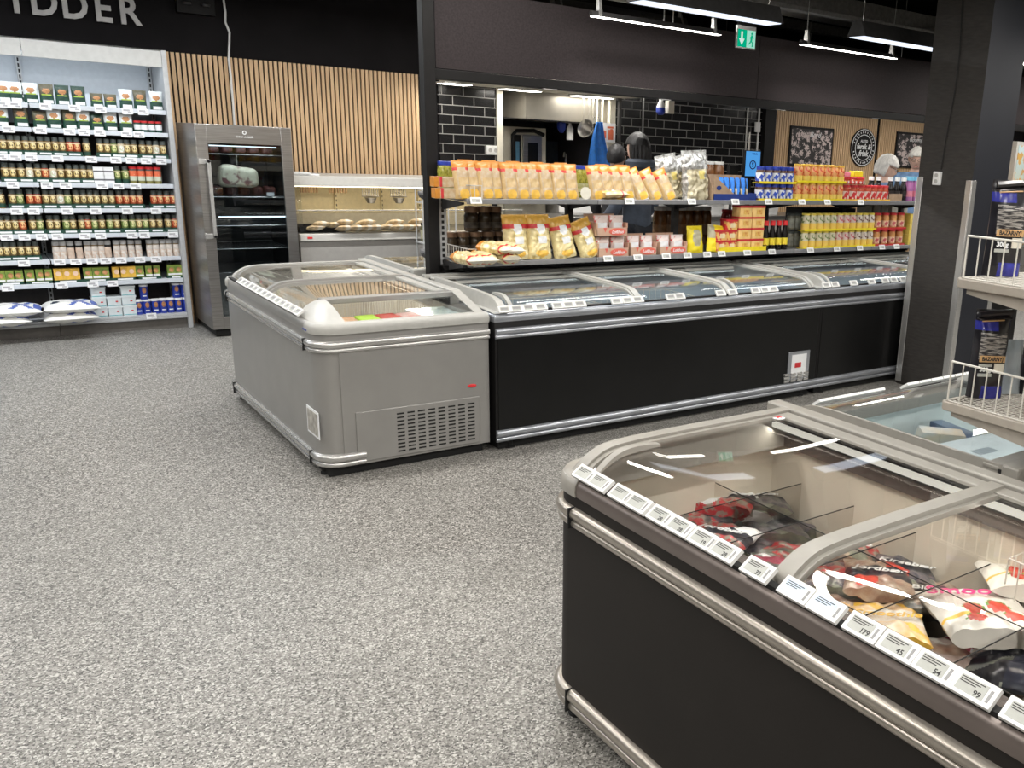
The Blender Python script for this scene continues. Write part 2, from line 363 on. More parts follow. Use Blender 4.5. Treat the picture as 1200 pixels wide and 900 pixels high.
# ---- sign letters KRYDDER
SGN = pm('brushed_letter_metal', (.36, .35, .34), .45, metal=.4, var=.08, scale=12)
t = thing('wall_letters', 'silver capital letters spelling KRYDDER on the dark wall', 'sign', (.9, WY-.03, 2.33))
lx = lambda px: Xat(px, WY-.03, 2.43)
cuts = [('K', lx(18)-.42), ('R', lx(18)-.21), ('Y', lx(18)), ('D', lx(51)), ('D', lx(87)), ('E', lx(120)), ('R', lx(151))]
for ch, cx in cuts:
    o = text('letter', ch, .285, SGN, t, .012, (cx-.9, -.01, .1), (PI/2, 0, 0), bold=.006, sx=.86)
# ------------------------------------------------------------------ price tags
def tagmesh(w, h, near=False, blue=False):
    m = MB(); m.box(-w/2, w/2, -h/2, h/2, 0, .010, 0)
    m.box(-w*.40, w*.28, -h*.34, h*.34, .010, .0106, 1)
    if near:
        for i in range(3): m.box(-w*.37, w*(.2-.09*i), h*(.26-.1*i)-.0012, h*(.26-.1*i)+.0006, .0106, .0109, 2)
        m.box(w*.34, w*.41, -h*.3, h*.25, .010, .0106, 3)
    else: m.box(-w*.34, w*.2, -h*.12, h*.2, .0106, .0109, 3)
    return m
def arc(cx, cy, r, a0, a1, n): return [(cx+r*math.cos(a0+(a1-a0)*i/n), cy+r*math.sin(a0+(a1-a0)*i/n)) for i in range(n+1)]
PROF = [(.028, .732), (.042, .752), (.06, .768), (.085, .783), (.105, .792), (.127, .798), (.16, .802), (.22, .805), (.4, .807)]
def prof(y, dz=0):
    if y <= PROF[0][0]: return PROF[0][1]+dz
    for (a, b), (c, d) in zip(PROF, PROF[1:]):
        if y <= c: return b+(d-b)*(y-a)/(c-a)+dz
    return PROF[-1][1]+dz
def ysamp(W, y0=.028): return [y0]+[a for a, b in PROF if a > y0+.004]+[.55, W-.06]
def freezer(label, loc, rz, L, W, mats, capL=.1, capR=.1, rL=.0, rR=.0, ribs=(), railend=None, window=False, grill=False, group=None, z0b=.11,
            liner=None, ledw=2.2, led=True, handles=True, lower_to=None):
    body, rim, rail, capm, ribm, frontm, band = mats
    t = thing('chest_freezer', label, 'freezer', loc, rz, group)
    def path(inset=0, full=True):
        P = [(inset, W-inset)] if full else []
        if rL: P += arc(rL+inset*0, rL, rL-inset, PI, 1.5*PI, 8) if rL > inset else [(inset, inset)]
        else: P += [(inset, inset)]
        if rR: P += arc(L-rR, rR, rR-inset, 1.5*PI, 2*PI, 8)
        else: P += [(L-inset, inset)]
        if full: P += [(L-inset, W-inset)]
        return P
    # cabinet shell, open at the top
    p = path(0)
    MB().sweep(p, [(0, .05), (0, .70), (-.035, .70), (-.035, .05)], closed=True).build('cabinet', body, t)
    if frontm is not body:
        x0 = max(rL, .015); x1 = L-max(rR, .015)
        MB().box(x0, x1, -.004, .002, .10, .64).build('front_panel', frontm, t, bevel=.002)
        MB().sweep(path(0), [(0.002, .618), (.002, .702), (-.02, .702), (-.02, .618)], closed=False).build('top_band', band, t)
    MB().box(.03, L-.03, .035, W-.03, .002, .055).build('base', RUBB, t, smooth=False)  # black base block enlarged to stand in for the shadow gap beneath
    for x in (.1, L-.1):
        for y in (.045, W-.045): MB().lathe([(.03, 0), (.03, .008), (.018, .012), (.018, .05)], 12, (x, y, 0)).build('foot', RUBB, t)
    ln = liner or LINER
    m = MB(); a = .055
    x0, x1, y0, y1, zb, zt = a, L-a, a, W-a, .30, .70
    m.add([(x0, y0, zb), (x1, y0, zb), (x1, y1, zb), (x0, y1, zb), (x0, y0, zt), (x1, y0, zt), (x1, y1, zt), (x0, y1, zt)],
          [(0, 1, 2, 3), (0, 4, 5, 1), (1, 5, 6, 2), (2, 6, 7, 3), (3, 7, 4, 0)])
    m.add([(x0-.02, y0-.02, zb-.02), (x1+.02, y0-.02, zb-.02), (x1+.02, y1+.02, zb-.02), (x0-.02, y1+.02, zb-.02)], [(3, 2, 1, 0)])
    m.build('liner', ln, t, smooth=False)
    # bumper rails (two lobes)
    def bump(z0, z1):
        P = []; h = z1-z0; zm = z0+h*.40
        for c, r in ((z0+h*.2, h*.2), (z0+h*.70, h*.30)):
            for k in range(7): q = -PI/2+PI*k/6; P.append((.004+r*.95*math.cos(q), c+r*math.sin(q)))
        return [(-.001, z0)]+P+[(-.001, z1)]
    pu = path(0); 
    full = [q for q in pu]
    front = [q for q in path(0, False)]
    if rL: front = [(0, W)] + front
    if rR: front = front + [(L, W)]
    o = MB().sweep(front, bump(.612, .668)).build('upper_bumper', rail, t, angle=60)
    low = [q for q in path(0, False)]
    if rL: low = [(0, rL+.12)] + low
    if rR: low = low + [(L, rR+.1)]
    MB().sweep(low, bump(.052, .118)).build('lower_bumper', rail, t, angle=60)
    for s, r in ((0, rL), (1, rR)):
        if r:
            x = r+.03 if s == 0 else L-r-.03
            MB().box(x-.002, x+.002, -.0225, .0, .611, .669).build('bumper_joint', RUBB, t)
            MB().box(x-.002, x+.002, -.0245, .0, .051, .119).build('bumper_joint', RUBB, t)
    # rim: rounded frame ring on the cabinet
    rp = [(.004, .700), (.006, .715), (.004, .730), (-.004, .742), (-.02, .745), (-.075, .742), (-.075, .700)]
    if rR and not rL: q = path(0)
    MB().sweep(path(0), rp, closed=True).build('rim', rim, t, angle=50)
    if rL or rR:      # plastic corner piece on the rim
        for s, r in ((0, rL), (1, rR)):
            if not r: continue
            c = arc(r, r, r, PI, 1.5*PI, 8) if s == 0 else arc(L-r, r, r, 1.5*PI, 2*PI, 8)
            c = [(0, W)]+c+[(r+.04, 0)] if s == 0 else [(L-r-.04, 0)]+c+[(L, W)]
            MB().sweep(c, [(.0075, .699), (.0095, .715), (.0075, .732), (-.002, .746), (-.02, .748), (-.05, .748), (-.05, .699)]).build('rim_corner', capm, t, angle=50)
    # end caps
    def cap(s, cw, r):
        if cw <= 0: return
        yb = W-.0; n = 20
        ys = [0.0]+[.014]+ysamp(W)[0:-1]+[W-.06, W]
        def P(u, w):
            y = ys[w]; k = u/n; x = cw*k
            if r:
                if x < r and y < r:
                    ymin = r-math.sqrt(max(0, r*r-(r-x)**2))
                    y = max(y, ymin+ (y/r)*(r-ymin)*.3) if y < ymin else y
            q = min(1, max(0, (k-.52)/.14)); h = .06+.94*q*q*(3-2*q)
            z = .744+(prof(y, .012)-.744)*h if y > .02 else .744
            if y > W-.01: z = .742
            xx = x if s == 0 else L-x
            return (xx, y, z)
        vs = [P(u, w) for w in range(len(ys)) for u in range(n+1)]; M = n+1; fs = []
        for w in range(len(ys)-1):
            for u in range(n):
                q = (w*M+u, w*M+u+1, (w+1)*M+u+1, (w+1)*M+u); fs.append(q if s == 0 else q[::-1])
        # inner wall down to the rim
        o = len(vs); 
        for w in range(len(ys)): v = vs[w*M+n]; vs.append((v[0], v[1], .70))
        for w in range(len(ys)-1): q = (w*M+n, o+w, o+w+1, (w+1)*M+n); fs.append(q[::-1] if s == 0 else q)
        MB().add(vs, fs).build('end_cap', capm, t, angle=40)
    cap(0, capL, rL)
    if not window: cap(1, capR, rR)
    else:
        cw = capR                      # inclined glass end window with a plastic shoulder
        xi = L-cw
        def S(u, v):   # shoulder from y .0 to .15
            y = .02+.13*v; x = L-.02-(cw-.02)*u
            top = prof(max(y, .03), .012); z = .745+(top-.745)*(math.sin(u*PI/2)**1.1)
            y = max(y, rR-math.sqrt(max(0, rR*rR-max(0, x-(L-rR))**2))+.01)
            return (x, y, z)
        m = MB().grid(S, 10, 6, flip=True)
        m.add([S(u/10, 1) for u in range(11)]+[(L-.02-(cw-.02)*u/10, .15, .72) for u in range(11)], [(i, i+1, 12+i, 11+i) for i in range(10)])
        m.build('end_shoulder', capm, t, angle=40)
        MB().prism([(L-.05, .16, .742), (L-.05, W-.05, .742), (xi+.01, W-.07, .797), (xi+.01, .16, .797)], (0, 0, .005)).build('end_window', GLASS, t, smooth=False)
        MB().box(xi-.03, xi+.022, .13, W-.04, .785, .815).build('head_rail', SILVER if body is SILVER else capm, t, bevel=.005)
        MB().prism([(L-.05, W-.05, .74), (L-.05, W, .74), (xi, W, .815), (xi, W-.05, .815)], (0, 0, .004)).build('end_frame', capm, t, smooth=False)
    # back ridge
    xl, xr = (capL*.5), L-(capR*.98 if window else capR*.5)
    MB().box(xl, xr, W-.115, W-.065, .800, .812).build('ridge_rail', capm, t, bevel=.003)
    MB().box(0.01, xr, W-.058, W-.004, .742, .822).build('ridge_rail', capm, t, bevel=.006)
    MB().box(xl, xr, W-.066, W-.056, .745, .806).build('ridge_groove', RUBB, t, smooth=False)
    if led:
        for a_, b_ in zip([xl+.05]+[q_ for q_ in ribs], [q_ for q_ in ribs]+[xr-.05]):
            ld = bpy.data.lights.new('freezer_lamp', 'AREA'); ld.shape = 'RECTANGLE'; ld.size = b_-a_; ld.size_y = .03; ld.energy = ledw; ld.color = (1, .93, .8) if ln is LINER else (.9, 1, 1)
            lo = bpy.data.objects.new('freezer_lamp', ld); C.objects.link(lo); lo.parent = t; lo.location = ((a_+b_)/2, W-.14, .77); lo.rotation_euler = (-.6, 0, 0)
        MB().box(xl+.05, xr-.05, W-.135, W-.119, .775, .790).build('light_strip', LEDF, t, smooth=False)
    # glass lids between ribs
    xs = [capL*.95]+list(ribs)+[L-capR*.95]; ys = ysamp(W, .035); ys[-1] = W-.07
    rw = .022
    for i in range(len(xs)-1):
        a = xs[i]+(rw if i else .012); b = xs[i+1]-(rw if i < len(xs)-2 else .012); dz = -.004 if i % 2 else 0
        m = MB(); vs = [(x, y, prof(y, dz+k)) for k in (0, -.004) for y in ys for x in (a, b)]; n = len(ys); fs = []
        for k in range(n-1):
            fs.append((2*k, 2*k+1, 2*k+3, 2*k+2)); q = 2*n; fs.append((q+2*k+2, q+2*k+3, q+2*k+1, q+2*k))
            fs.append((2*k, 2*k+2, q+2*k+2, q+2*k)); fs.append((2*k+1, q+2*k+1, q+2*k+3, 2*k+3))
        lid = m.add(vs, fs).build('glass_lid', GLASS, t, angle=60)
        for e, (p0, p1) in (('lid_frame', (a-.006, a+.010)), ('lid_frame', (b-.010, b+.006))):
            arch(e, p0, p1, ys, dz+.004, .014, ribm, lid)
        if handles and i % 2 == 0:
            hy = [.05+.2*k/12 for k in range(13)]
            m = MB(); x = a+.03
            for k in range(12):
                y0_, y1_ = hy[k], hy[k+1]; h0 = .008+.010*math.sin(PI*k/12); h1 = .008+.010*math.sin(PI*(k+1)/12)
                m.add([(x+dx, y, prof(y)+hh) for (y, hh) in ((y0_, h0), (y1_, h1)) for dx in (0, .022)]+[(x+dx, y, prof(y)+.001) for y in (y0_, y1_) for dx in (0, .022)],
                      [(0, 1, 3, 2), (0, 2, 6, 4), (1, 5, 7, 3)])
            m.build('lid_handle', ribm, lid, angle=60)
    for x in ribs: arch('lid_rib', x-.02, x+.02, ys, .012, .02, ribm, t)
    MB().box(capL*.9, L-capR*.9, .006, .026, .742, .752).build('label_rail', RUBB, t, smooth=False)
    if grill:
        x = L+.001
        MB().box(L-.003, L+.006, .10, W-.01, .052, .612).build('end_panel', body, t, bevel=.002)
        MB().box(L+.004, L+.012, .16, W-.06, .065, .315).build('grill_plate', body, t, bevel=.003)
        m = MB()
        for i in range(8):
            for j in range(11):
                y = .36+i*.0535; z = .085+j*.0193
                m.box(L+.010, L+.0135, y, y+.037, z, z+.0075)
        m.build('vent_slots', RUBB, t, smooth=False)
        b = MB().lathe([(.024, 0), (.024, .004), (.02, .005)], 20, sy=.36).build('brand_badge', REDB, t)
        b.location = (L+.006, W-.10, .375); b.rotation_euler = (PI/2, 0, PI/2)
    return t
def arch(name, x0, x1, ys, up, th, mat, parent):
    vs = []; n = len(ys)
    for y in ys:
        z = prof(y, up); vs += [(x0, y, z), (x1, y, z), (x1, y+ (.004 if y < .1 else 0), z-th), (x0, y+(.004 if y < .1 else 0), z-th)]
    fs = [(4*k+a, 4*k+(a+1) % 4, 4*k+4+(a+1) % 4, 4*k+4+a) for k in range(n-1) for a in range(4)]+[(3, 2, 1, 0), (4*n-4, 4*n-3, 4*n-2, 4*n-1)]
    return MB().add(vs, fs).build(name, mat, parent, angle=50)
LEDF = lum('led_strip_light', (1, .95, .82), 1.5); LEDW = 2.2
m_gray = (SILVER, SILVER, ALU, RIMG, SILVER, SILVER, SILVER)
m_blk = (FRAMEB, ALUB, ALUB, RIMG, RIMG, GLBLK, BAND)
m_near = (CHARC, RIMW, ALUW, TAUPE, TAUPE, CHARC, BAND)
m_e = (CHARC, TAUPE, ALUW, TAUPE, RIMG, CHARC, BAND)
LINERB = pm('blue_grey_liner', (.34, .40, .45), .5, var=.04, scale=5)
FG = freezer('silver-grey chest freezer with vented end panel at the island end', (1.235, 6.0, 0), -PI/2, 1.75, .862, m_gray, capL=.12, capR=.34, rL=.10, rR=.10,
             ribs=(.78,), window=True, grill=True)
FB1 = freezer('black-fronted chest freezer with clear card holder on its lower front, right of the grey one', (2.119, 4.22, 0), 0, 2.42, .96, m_blk, capL=.07, capR=.07, ledw=.9, ribs=(.93, 1.62), liner=LINERB, group='black-fronted freezers in the far island')
FB2 = freezer('black-fronted chest freezer partly hidden behind the column', (4.54, 4.22, 0), 0, 2.4, .96, m_blk, capL=.07, capR=.07, ledw=.9, ribs=(1.2,), liner=LINERB, group='black-fronted freezers in the far island')
FB3 = freezer('chest freezer on the kitchen side of the island, behind the pasta shelves', (4.53, 6.34, 0), PI, 2.40, .96, m_blk, capL=.07, capR=.07, ledw=.9, ribs=(1.2,), liner=LINERB, handles=False, group='freezers on the kitchen side')
FB4 = freezer('chest freezer on the kitchen side behind the sauce jars', (6.64, 6.34, 0), PI, 2.09, .96, m_blk, capL=.07, capR=.07, ledw=.9, ribs=(1.2,), liner=LINERB, handles=False, group='freezers on the kitchen side')
FD = freezer('large dark-fronted chest freezer with berry bags in the right foreground', (1.205, 2.085, 0), -PI/2, 2.6, .865, m_near, capL=.12, capR=.12, rL=.11, rR=.0, ribs=(.885, 1.68))
FE = freezer('chest freezer with pale teal interior holding boxes, beneath the coffee shelves', (5.1, 2.12, 0), PI, 2.98, .90, m_e, capL=.07, capR=.025, ribs=(1.0, 2.0), liner=LINERW)
# price tags on the freezers -------------------------------------------------
def tagproto(parent, w, h, near, blue=False):
    o = tagmesh(w, h, near).build('price_tag', [WHITE, EPAPERB if blue else EPAPER, INK, INKG], parent, bevel=.002); return o
def put_tags(fr, locs, w, h, near=False, tilt=.6, texts=None, blue=()):
    base = tagproto(fr, w, h, near); baseb = None; first = True
    for i, (x, y, z) in enumerate(locs):
        if i in blue:
            if baseb is None: o = baseb = tagproto(fr, w, h, near, True)
            else: o = baseb.copy(); C.objects.link(o); o.parent = fr
        elif first: o = base; first = False
        else: o = base.copy(); C.objects.link(o); o.parent = fr
        o.location = (x, y, z); o.rotation_euler = (tilt, 0, 0)
        if texts and i in texts:
            text('price_number', texts[i], h*.34, INK, o, .0002, (w*.12, -h*.2, .0108), align='CENTER', bold=.0003)
near_px = [(690, 0), (708, 0), (733, 0), (753, 0), (779, 0), (802, 0), (829, 0), (854, 0), (893, 0), (938, 0), (973, 0), (1017, 0), (1058, 0), (1101, 0), (1147, 0), (1208, 0)]
locs = []
for px, _ in near_px:
    Y = Yat(px, 1.225, .765); locs.append((2.085-Y, .012, .765))
put_tags(FD, locs, .078, .042, True, .62, {4: '28', 5: '28', 6: '19', 7: '28', 8: '39', 11: '179', 12: '45', 13: '54', 14: '99'}, blue=(9, 10))
locs = [(6.0-(5.60-.0835*i), .012, .765) for i in range(14)]
put_tags(FG, locs, .074, .042, False, .62)
def blk(fr, X0, pxs): put_tags(fr, [(Xat(px, 4.215, .762)-X0, -.004, .762) for px in pxs], .072, .038, False, .9)
blk(FB1, 2.112, [590, 604, 618, 632, 652, 665, 678, 721, 734, 746, 785, 795, 843, 857, 884, 895, 905])
blk(FB2, 4.54, [968, 978, 1000, 1021, 1037, 1047, 1058])
put_tags(FE, [(5.1-2.32-.07*i, .012, .765) for i in range(5)]+[(5.1-2.80-.075*i, .012, .765) for i in range(8)], .068, .04, False, .62)
# card holder with little vents on the first black freezer
o = MB().box(0, .2, -.012, -.004, .115, .31).box(.03, .17, -.0135, -.012, .14, .29, 1).build('card_holder', [ALUB, PAPER], FB1, bevel=.003); o.location = (2.135, 0, .02)
o = MB().box(.06, .12, -.0155, -.0135, .20, .235).build('holder_card', RED, FB1, bevel=.002); o.location = (2.135, 0, .02)
m = MB()
for i in range(4):
    for j in range(3): m.box(2.105+i*.06, 2.15+i*.06, -.02, -.004, .125+j*.022, .142+j*.022)
m.build('clip_grid', ALU, FB1, bevel=.002)
# sticker on the grey freezer and coloured mark
o = MB().box(1.55, 1.73, -.0035, -.0005, .195, .33).box(1.565, 1.715, -.0055, -.0035, .207, .318, 1).build('rating_label', [PAPER, pm('label_grey', (.42, .4, .36), .6, var=.2)], FG, bevel=.001); o.location = (0, 0, 0)
o = MB().box(1.60, 1.655, -.0105, -.0085, .708, .716).build('blue_mark', BLUE, FG)
# round warning sticker on the near freezer glass
o = MB().lathe([(.022, 0), (.022, .001)], 20).lathe([(.022, .001), (.022, .0014), (.017, .0016)], 20).build('round_sticker', [PAPER], FD); o.location = (.14, .735, .8085)
o = MB().box(-.012, .012, -.002, .002, 0, .002).box(-.002, .002, -.010, .010, 0, .002).build('sticker_mark', REDB, FD); o.location = (.14, .735, .810)
o.rotation_euler = (0, 0, .7)
o = MB().box(0, .002, 0, .12, 0, .018).build('small_label', PAPER, FD); o.location = (.108, .62, .79)
# dividers and wire baskets inside the freezers
def dividers(fr, xs, ys, x0, x1, y0, y1, z0=.31, z1=.60):
    for x in xs:
        d = MB().box(x-.0015, x+.0015, y0, y1, z0, z1).build('divider', PLEXI, fr, smooth=False)
        MB().box(x-.0012, x+.0012, y0, y1, z1, z1+.002).build('divider_edge', RUBB, d, smooth=False)
    for y in ys:
        d = MB().box(x0, x1, y-.0015, y+.0015, z0, z1).build('divider', PLEXI, fr, smooth=False)
        MB().box(x0, x1, y-.0012, y+.0012, z1, z1+.002).build('divider_edge', RUBB, d, smooth=False)
dividers(FD, (.21, .43, .66, .90, 1.14, 1.38, 1.62), (.30, .56), .06, 2.5, .07, .79)
def basket(fr, x0, x1, y0, y1, z0, z1, st=.03, along='y', mat=WIREM):
    m = MB(); r = .0022
    for z in (z0, (z0+z1)/2, z1): m.tube([(x0, y0, z), (x1, y0, z), (x1, y1, z), (x0, y1, z)], r, n=5, closed=True)
    n = int((x1-x0)/st)
    for i in range(n+1):
        x = x0+(x1-x0)*i/n; m.tube([(x, y0, z1), (x, y0, z0), (x, y1, z0), (x, y1, z1)], r, n=4)
    n = int((y1-y0)/st)
    for i in range(n+1):
        y = y0+(y1-y0)*i/n; m.tube([(x0, y, z1), (x0, y, z0), (x1, y, z0), (x1, y, z1)], r, n=4)
    return m.build('wire_basket', mat, fr)
basket(FG, .10, .74, .08, .78, .35, .69); basket(FG, .78, 1.36, .08, .78, .35, .69)
basket(FD, 1.0, 1.9, .70, .80, .36, .68)
basket(FB1, .1, .9, .1, .85, .4, .66, .05); basket(FB1, .95, 1.7, .1, .85, .4, .66, .05)
# ------------------------------------------------------------------ bags
def bag(name, w, h, t, mf, mats, nu=16, nv=22, wr=.004, seed=1, crimp=.06, lean=0, parent=None, gus=.85, lump=0, top=0):
    rnd = random.Random(seed); ph = [rnd.uniform(0, 6.28) for _ in range(8)]
    def thick(u, v):
        a = max(0, 1-abs(2*u-1)**3.0); b = min(1, (1-v)/ .30)**.7 if v > .7 else 1; 
        if v < .10: b = (.75+.25*v/.10)
        if v > 1-crimp: b = 0.03
        return t/2*(a**.6)*b
    def P(u, v, s):
        x = (u-.5)*w*(1-.06*math.sin(v*PI)) ; z = v*h
        n = wr*(math.sin(u*17+v*9+ph[0])+math.sin(u*7-v*21+ph[1])+.7*math.sin(u*31+ph[2]+v*13))/2
        if lump: n += lump*(math.sin(u*23+ph[3]+2*math.sin(v*13))*math.sin(v*29+ph[4]+2*math.sin(u*11)))
        th = thick(u, v); y = s*(th+ (n if th > .002 else n*.25)) + lean*z
        if top and v > 1-crimp*1.5: y += top*(v-(1-crimp*1.5))
        return (x, y, z)
    m = MB().grid(lambda u, v: P(u, v, -1), nu, nv, mf)
    m.grid(lambda u, v: P(u, v, 1), nu, nv, mf, flip=True)
    # close bottom and sides
    m.add([P(i/nu, 0, -1) for i in range(nu+1)]+[P(i/nu, 0, 1) for i in range(nu+1)], [(i, nu+1+i, nu+2+i, i+1) for i in range(nu)], mf(.5, 0))
    m.add([P(i/nu, 1, -1) for i in range(nu+1)]+[P(i/nu, 1, 1) for i in range(nu+1)], [(i+1, nu+2+i, nu+1+i, i) for i in range(nu)], mf(.5, .99))
    for uu, fl in ((0, 0), (1, 1)):
        m.add([P(uu, i/nv, -1) for i in range(nv+1)]+[P(uu, i/nv, 1) for i in range(nv+1)], [((i, i+1, nv+2+i, nv+1+i) if not fl else (i+1, i, nv+1+i, nv+2+i)) for i in range(nv)], mf(uu, .5))
    return m.build(name, mats, parent, angle=70)
PASTA = pm('pasta_seen_through_film', (.62, .46, .24), .3, col2=(.45, .28, .10), scale=45, stretch=(1, 1, .5), coat=.3)
PASTAW = pm('printed_white_film', (.52, .435, .315), .3, col2=(.44, .28, .13), scale=35, coat=.3)
NEST = pm('nest_pasta_in_film', (.82, .70, .38), .28, col2=(.40, .28, .08), scale=26, coat=.4, thr=(.32, .52))
ORNG = pm('orange_bag_top', (.56, .22, .022), .35, coat=.3, var=.08)
OCHR = pm('ochre_bag_top', (.60, .34, .06), .35, coat=.3, var=.08)
CRISP = pm('crisp_snack_in_film', (.62, .55, .38), .25, col2=(.20, .15, .06), scale=22, coat=.5, thr=(.3, .55))
FOIL = pm('crinkled_clear_foil', (.62, .62, .60), .18, metal=.4, col2=(.22, .21, .19), scale=38, bump=.5, thr=(.35, .6))
def mf_pasta(u, v):
    if v > .80: return 0
    if v > .735: return 1 if (u < .25 or u > .72) else 2
    if (u-.5)**2/.045+(v-.64)**2/.010 < 1: return 2
    if (u-.5)**2/.10+(v-.12)**2/.016 < 1: return 4
    return 3 if (u < .12 or u > .88 or (v < .55 and abs(u-.5) < .3 and v > .3)) else 2
PB = Proto(tag(bag('pasta_bag', .092, .215, .055, mf_pasta, [ORNG, RED, PASTAW, PASTA, YOLK], 14, 26, .002, 3), 'x', 'pasta bag'))
def mf_nest(u, v):
    if v > .78: return 0
    if v > .68: return 1 if (u < .36 or u > .66) else 2
    if (u-.5)**2/.03+(v-.66)**2/.008 < 1: return 2
    if abs(u-.55) < .18 and abs(v-.42) < .07: return 2
    if (u-.5)**2/.08+(v-.12)**2/.006 < 1: return 4
    return 3
NB = Proto(tag(bag('nest_pasta_bag', .165, .27, .095, mf_nest, [OCHR, RED, PAPER, NEST, YOLK], 22, 32, .003, 5, lump=.005), 'x', 'pasta bag'))
CB = Proto(tag(bag('snack_bag', .22, .33, .11, lambda u, v: 1 if v > .62 or (u < .08 or u > .92) else (2 if abs(u-.6) < .12 and abs(v-.5) < .1 else 0), [CRISP, FOIL, pm('yellow_print', (.75, .62, .2), .4)], 24, 34, .006, 9, lump=.010), 'x', 'snack bag'))
# ------------------------------------------------------------------ jars, bottles, boxes
def jar(name, r, h, lidh, mats, lidr=None, n=16, lab=(.18, .72), band=None):
    lidr = lidr or r*.92; hb = h-lidh
    pr = [(r*.9, 0), (r, r*.12), (r, hb*lab[0]), (r*1.012, hb*lab[0]), (r*1.012, hb*lab[1]), (r, hb*lab[1]), (r, hb*.84), (r*.82, hb), (lidr, hb), (lidr, h-.002), (lidr*.92, h)]
    mi = [0, 0, 1, 1, 1, 0, 0, 2, 2, 2, 2]
    return MB().lathe(pr, n, mis=mi[:len(pr)]).build(name, mats, angle=40)
def labelm(name, c1, c2, scale=60): return pm(name, c1, .4, col2=c2, scale=scale, thr=(.42, .52))
LIDG = pm('grey_green_cap', (.085, .10, .095), .4, var=.1)
SPICE = pm('spice_seen_in_glass', (.28, .16, .04), .3, col2=(.06, .05, .03), scale=25)
SPLAB = labelm('yellow_round_label', (.80, .68, .38), (.52, .38, .14), 75)
SPLABR = labelm('orange_round_label', (.80, .56, .26), (.58, .16, .07), 75)
def spicejar(lab, cont, name='spice_jar'):
    r, h = .0235, .105
    m = MB().lathe([(r*.9, 0), (r, .004), (r, .074), (r*.78, .081), (r*.80, .081), (r*.80, .103), (r*.72, .105)], 14, mis=[0, 0, 0, 1, 1, 1, 1])
    m.lathe([(r*1.02, .006), (r*1.02, .028)], 14, mis=[2, 2])
    # round yellow label patch: bent disc on the front
    n = 14; vs = [(0, -r*1.03, .052)]
    for k in range(n):
        a = 2*PI*k/n; dx = .0165*math.cos(a); dz = .019*math.sin(a); q = dx/r; vs.append((r*1.035*math.sin(q), -r*1.035*math.cos(q), .052+dz))
    m.add(vs, [(0, k+1, (k+1) % n+1) for k in range(n)], 3)
    m.lathe([(r*1.01, .069), (r*1.01, .0745)], 14, mis=[4, 4])
    return m.build(name, [cont, LIDG, GREEND, lab, pm('cream_ring', (.66, .55, .36), .5)], angle=40)
SJ = {'y': Proto(tag(spicejar(SPLAB, SPICE), 'x', 'spice jar')), 'o': Proto(tag(spicejar(SPLABR, pm('chilli_in_glass', (.45, .07, .02), .3, col2=(.2, .03, .01))), 'x', 'spice jar')),
      'w': Proto(tag(spicejar(labelm('white_round_label', (.8, .8, .74), (.55, .6, .4)), pm('pale_spice', (.6, .5, .35), .4)), 'x', 'spice jar')),
      'g': Proto(tag(spicejar(labelm('lime_round_label', (.72, .68, .36), (.34, .40, .14), 75), pm('green_spice', (.12, .16, .04), .4)), 'x', 'spice jar'))}
def tray(w, d=.055, h=.032):
    m = MB().box(-w/2, w/2, -d/2, -d/2+.0015, 0, h).box(-w/2, w/2, d/2-.0015, d/2, 0, h*1.3).box(-w/2, -w/2+.0015, -d/2, d/2, 0, h).box(w/2-.0015, w/2, -d/2, d/2, 0, h).box(-w/2, w/2, -d/2, d/2, 0, .0015)
    m.box(-w*.33, w*.36, -d/2-.0008, -d/2, h*.30, h*.72, 1)
    return m.build('display_tray', [GREEND, PAPER], smooth=False)
TR = Proto(tag(tray(.104), 'x', 'tray'))
# sachets standing in their cartons
def mf_sac(u, v):
    if v < .42: return 2 if (.2 < u < .9 and .08 < v < .24) else 1
    if (u-.5)**2/.07+(v-.66)**2/.018 < 1: return 3
    if v < .52 and abs(u-.5) < (v-.35)*3: return 4
    return 0
def sachet(name, mats, seed): return Proto(tag(bag(name, .088, .125, .038, mf_sac, mats, 14, 18, .002, seed, crimp=.05), 'x', 'spice sachet'))
FOOD = pm('food_picture', (.62, .33, .14), .5, col2=(.30, .10, .04), scale=50)
SCH = [sachet('spice_sachet', [PM, GREEND, PAPER, FOOD, GREENL], i) for i, PM in enumerate((pm('white_film', (.72, .76, .76), .3), pm('olive_film', (.10, .09, .055), .35), pm('dark_green_film', (.02, .05, .035), .35)))]
def sh(px, z, Y): return Xat(px, Y, z)

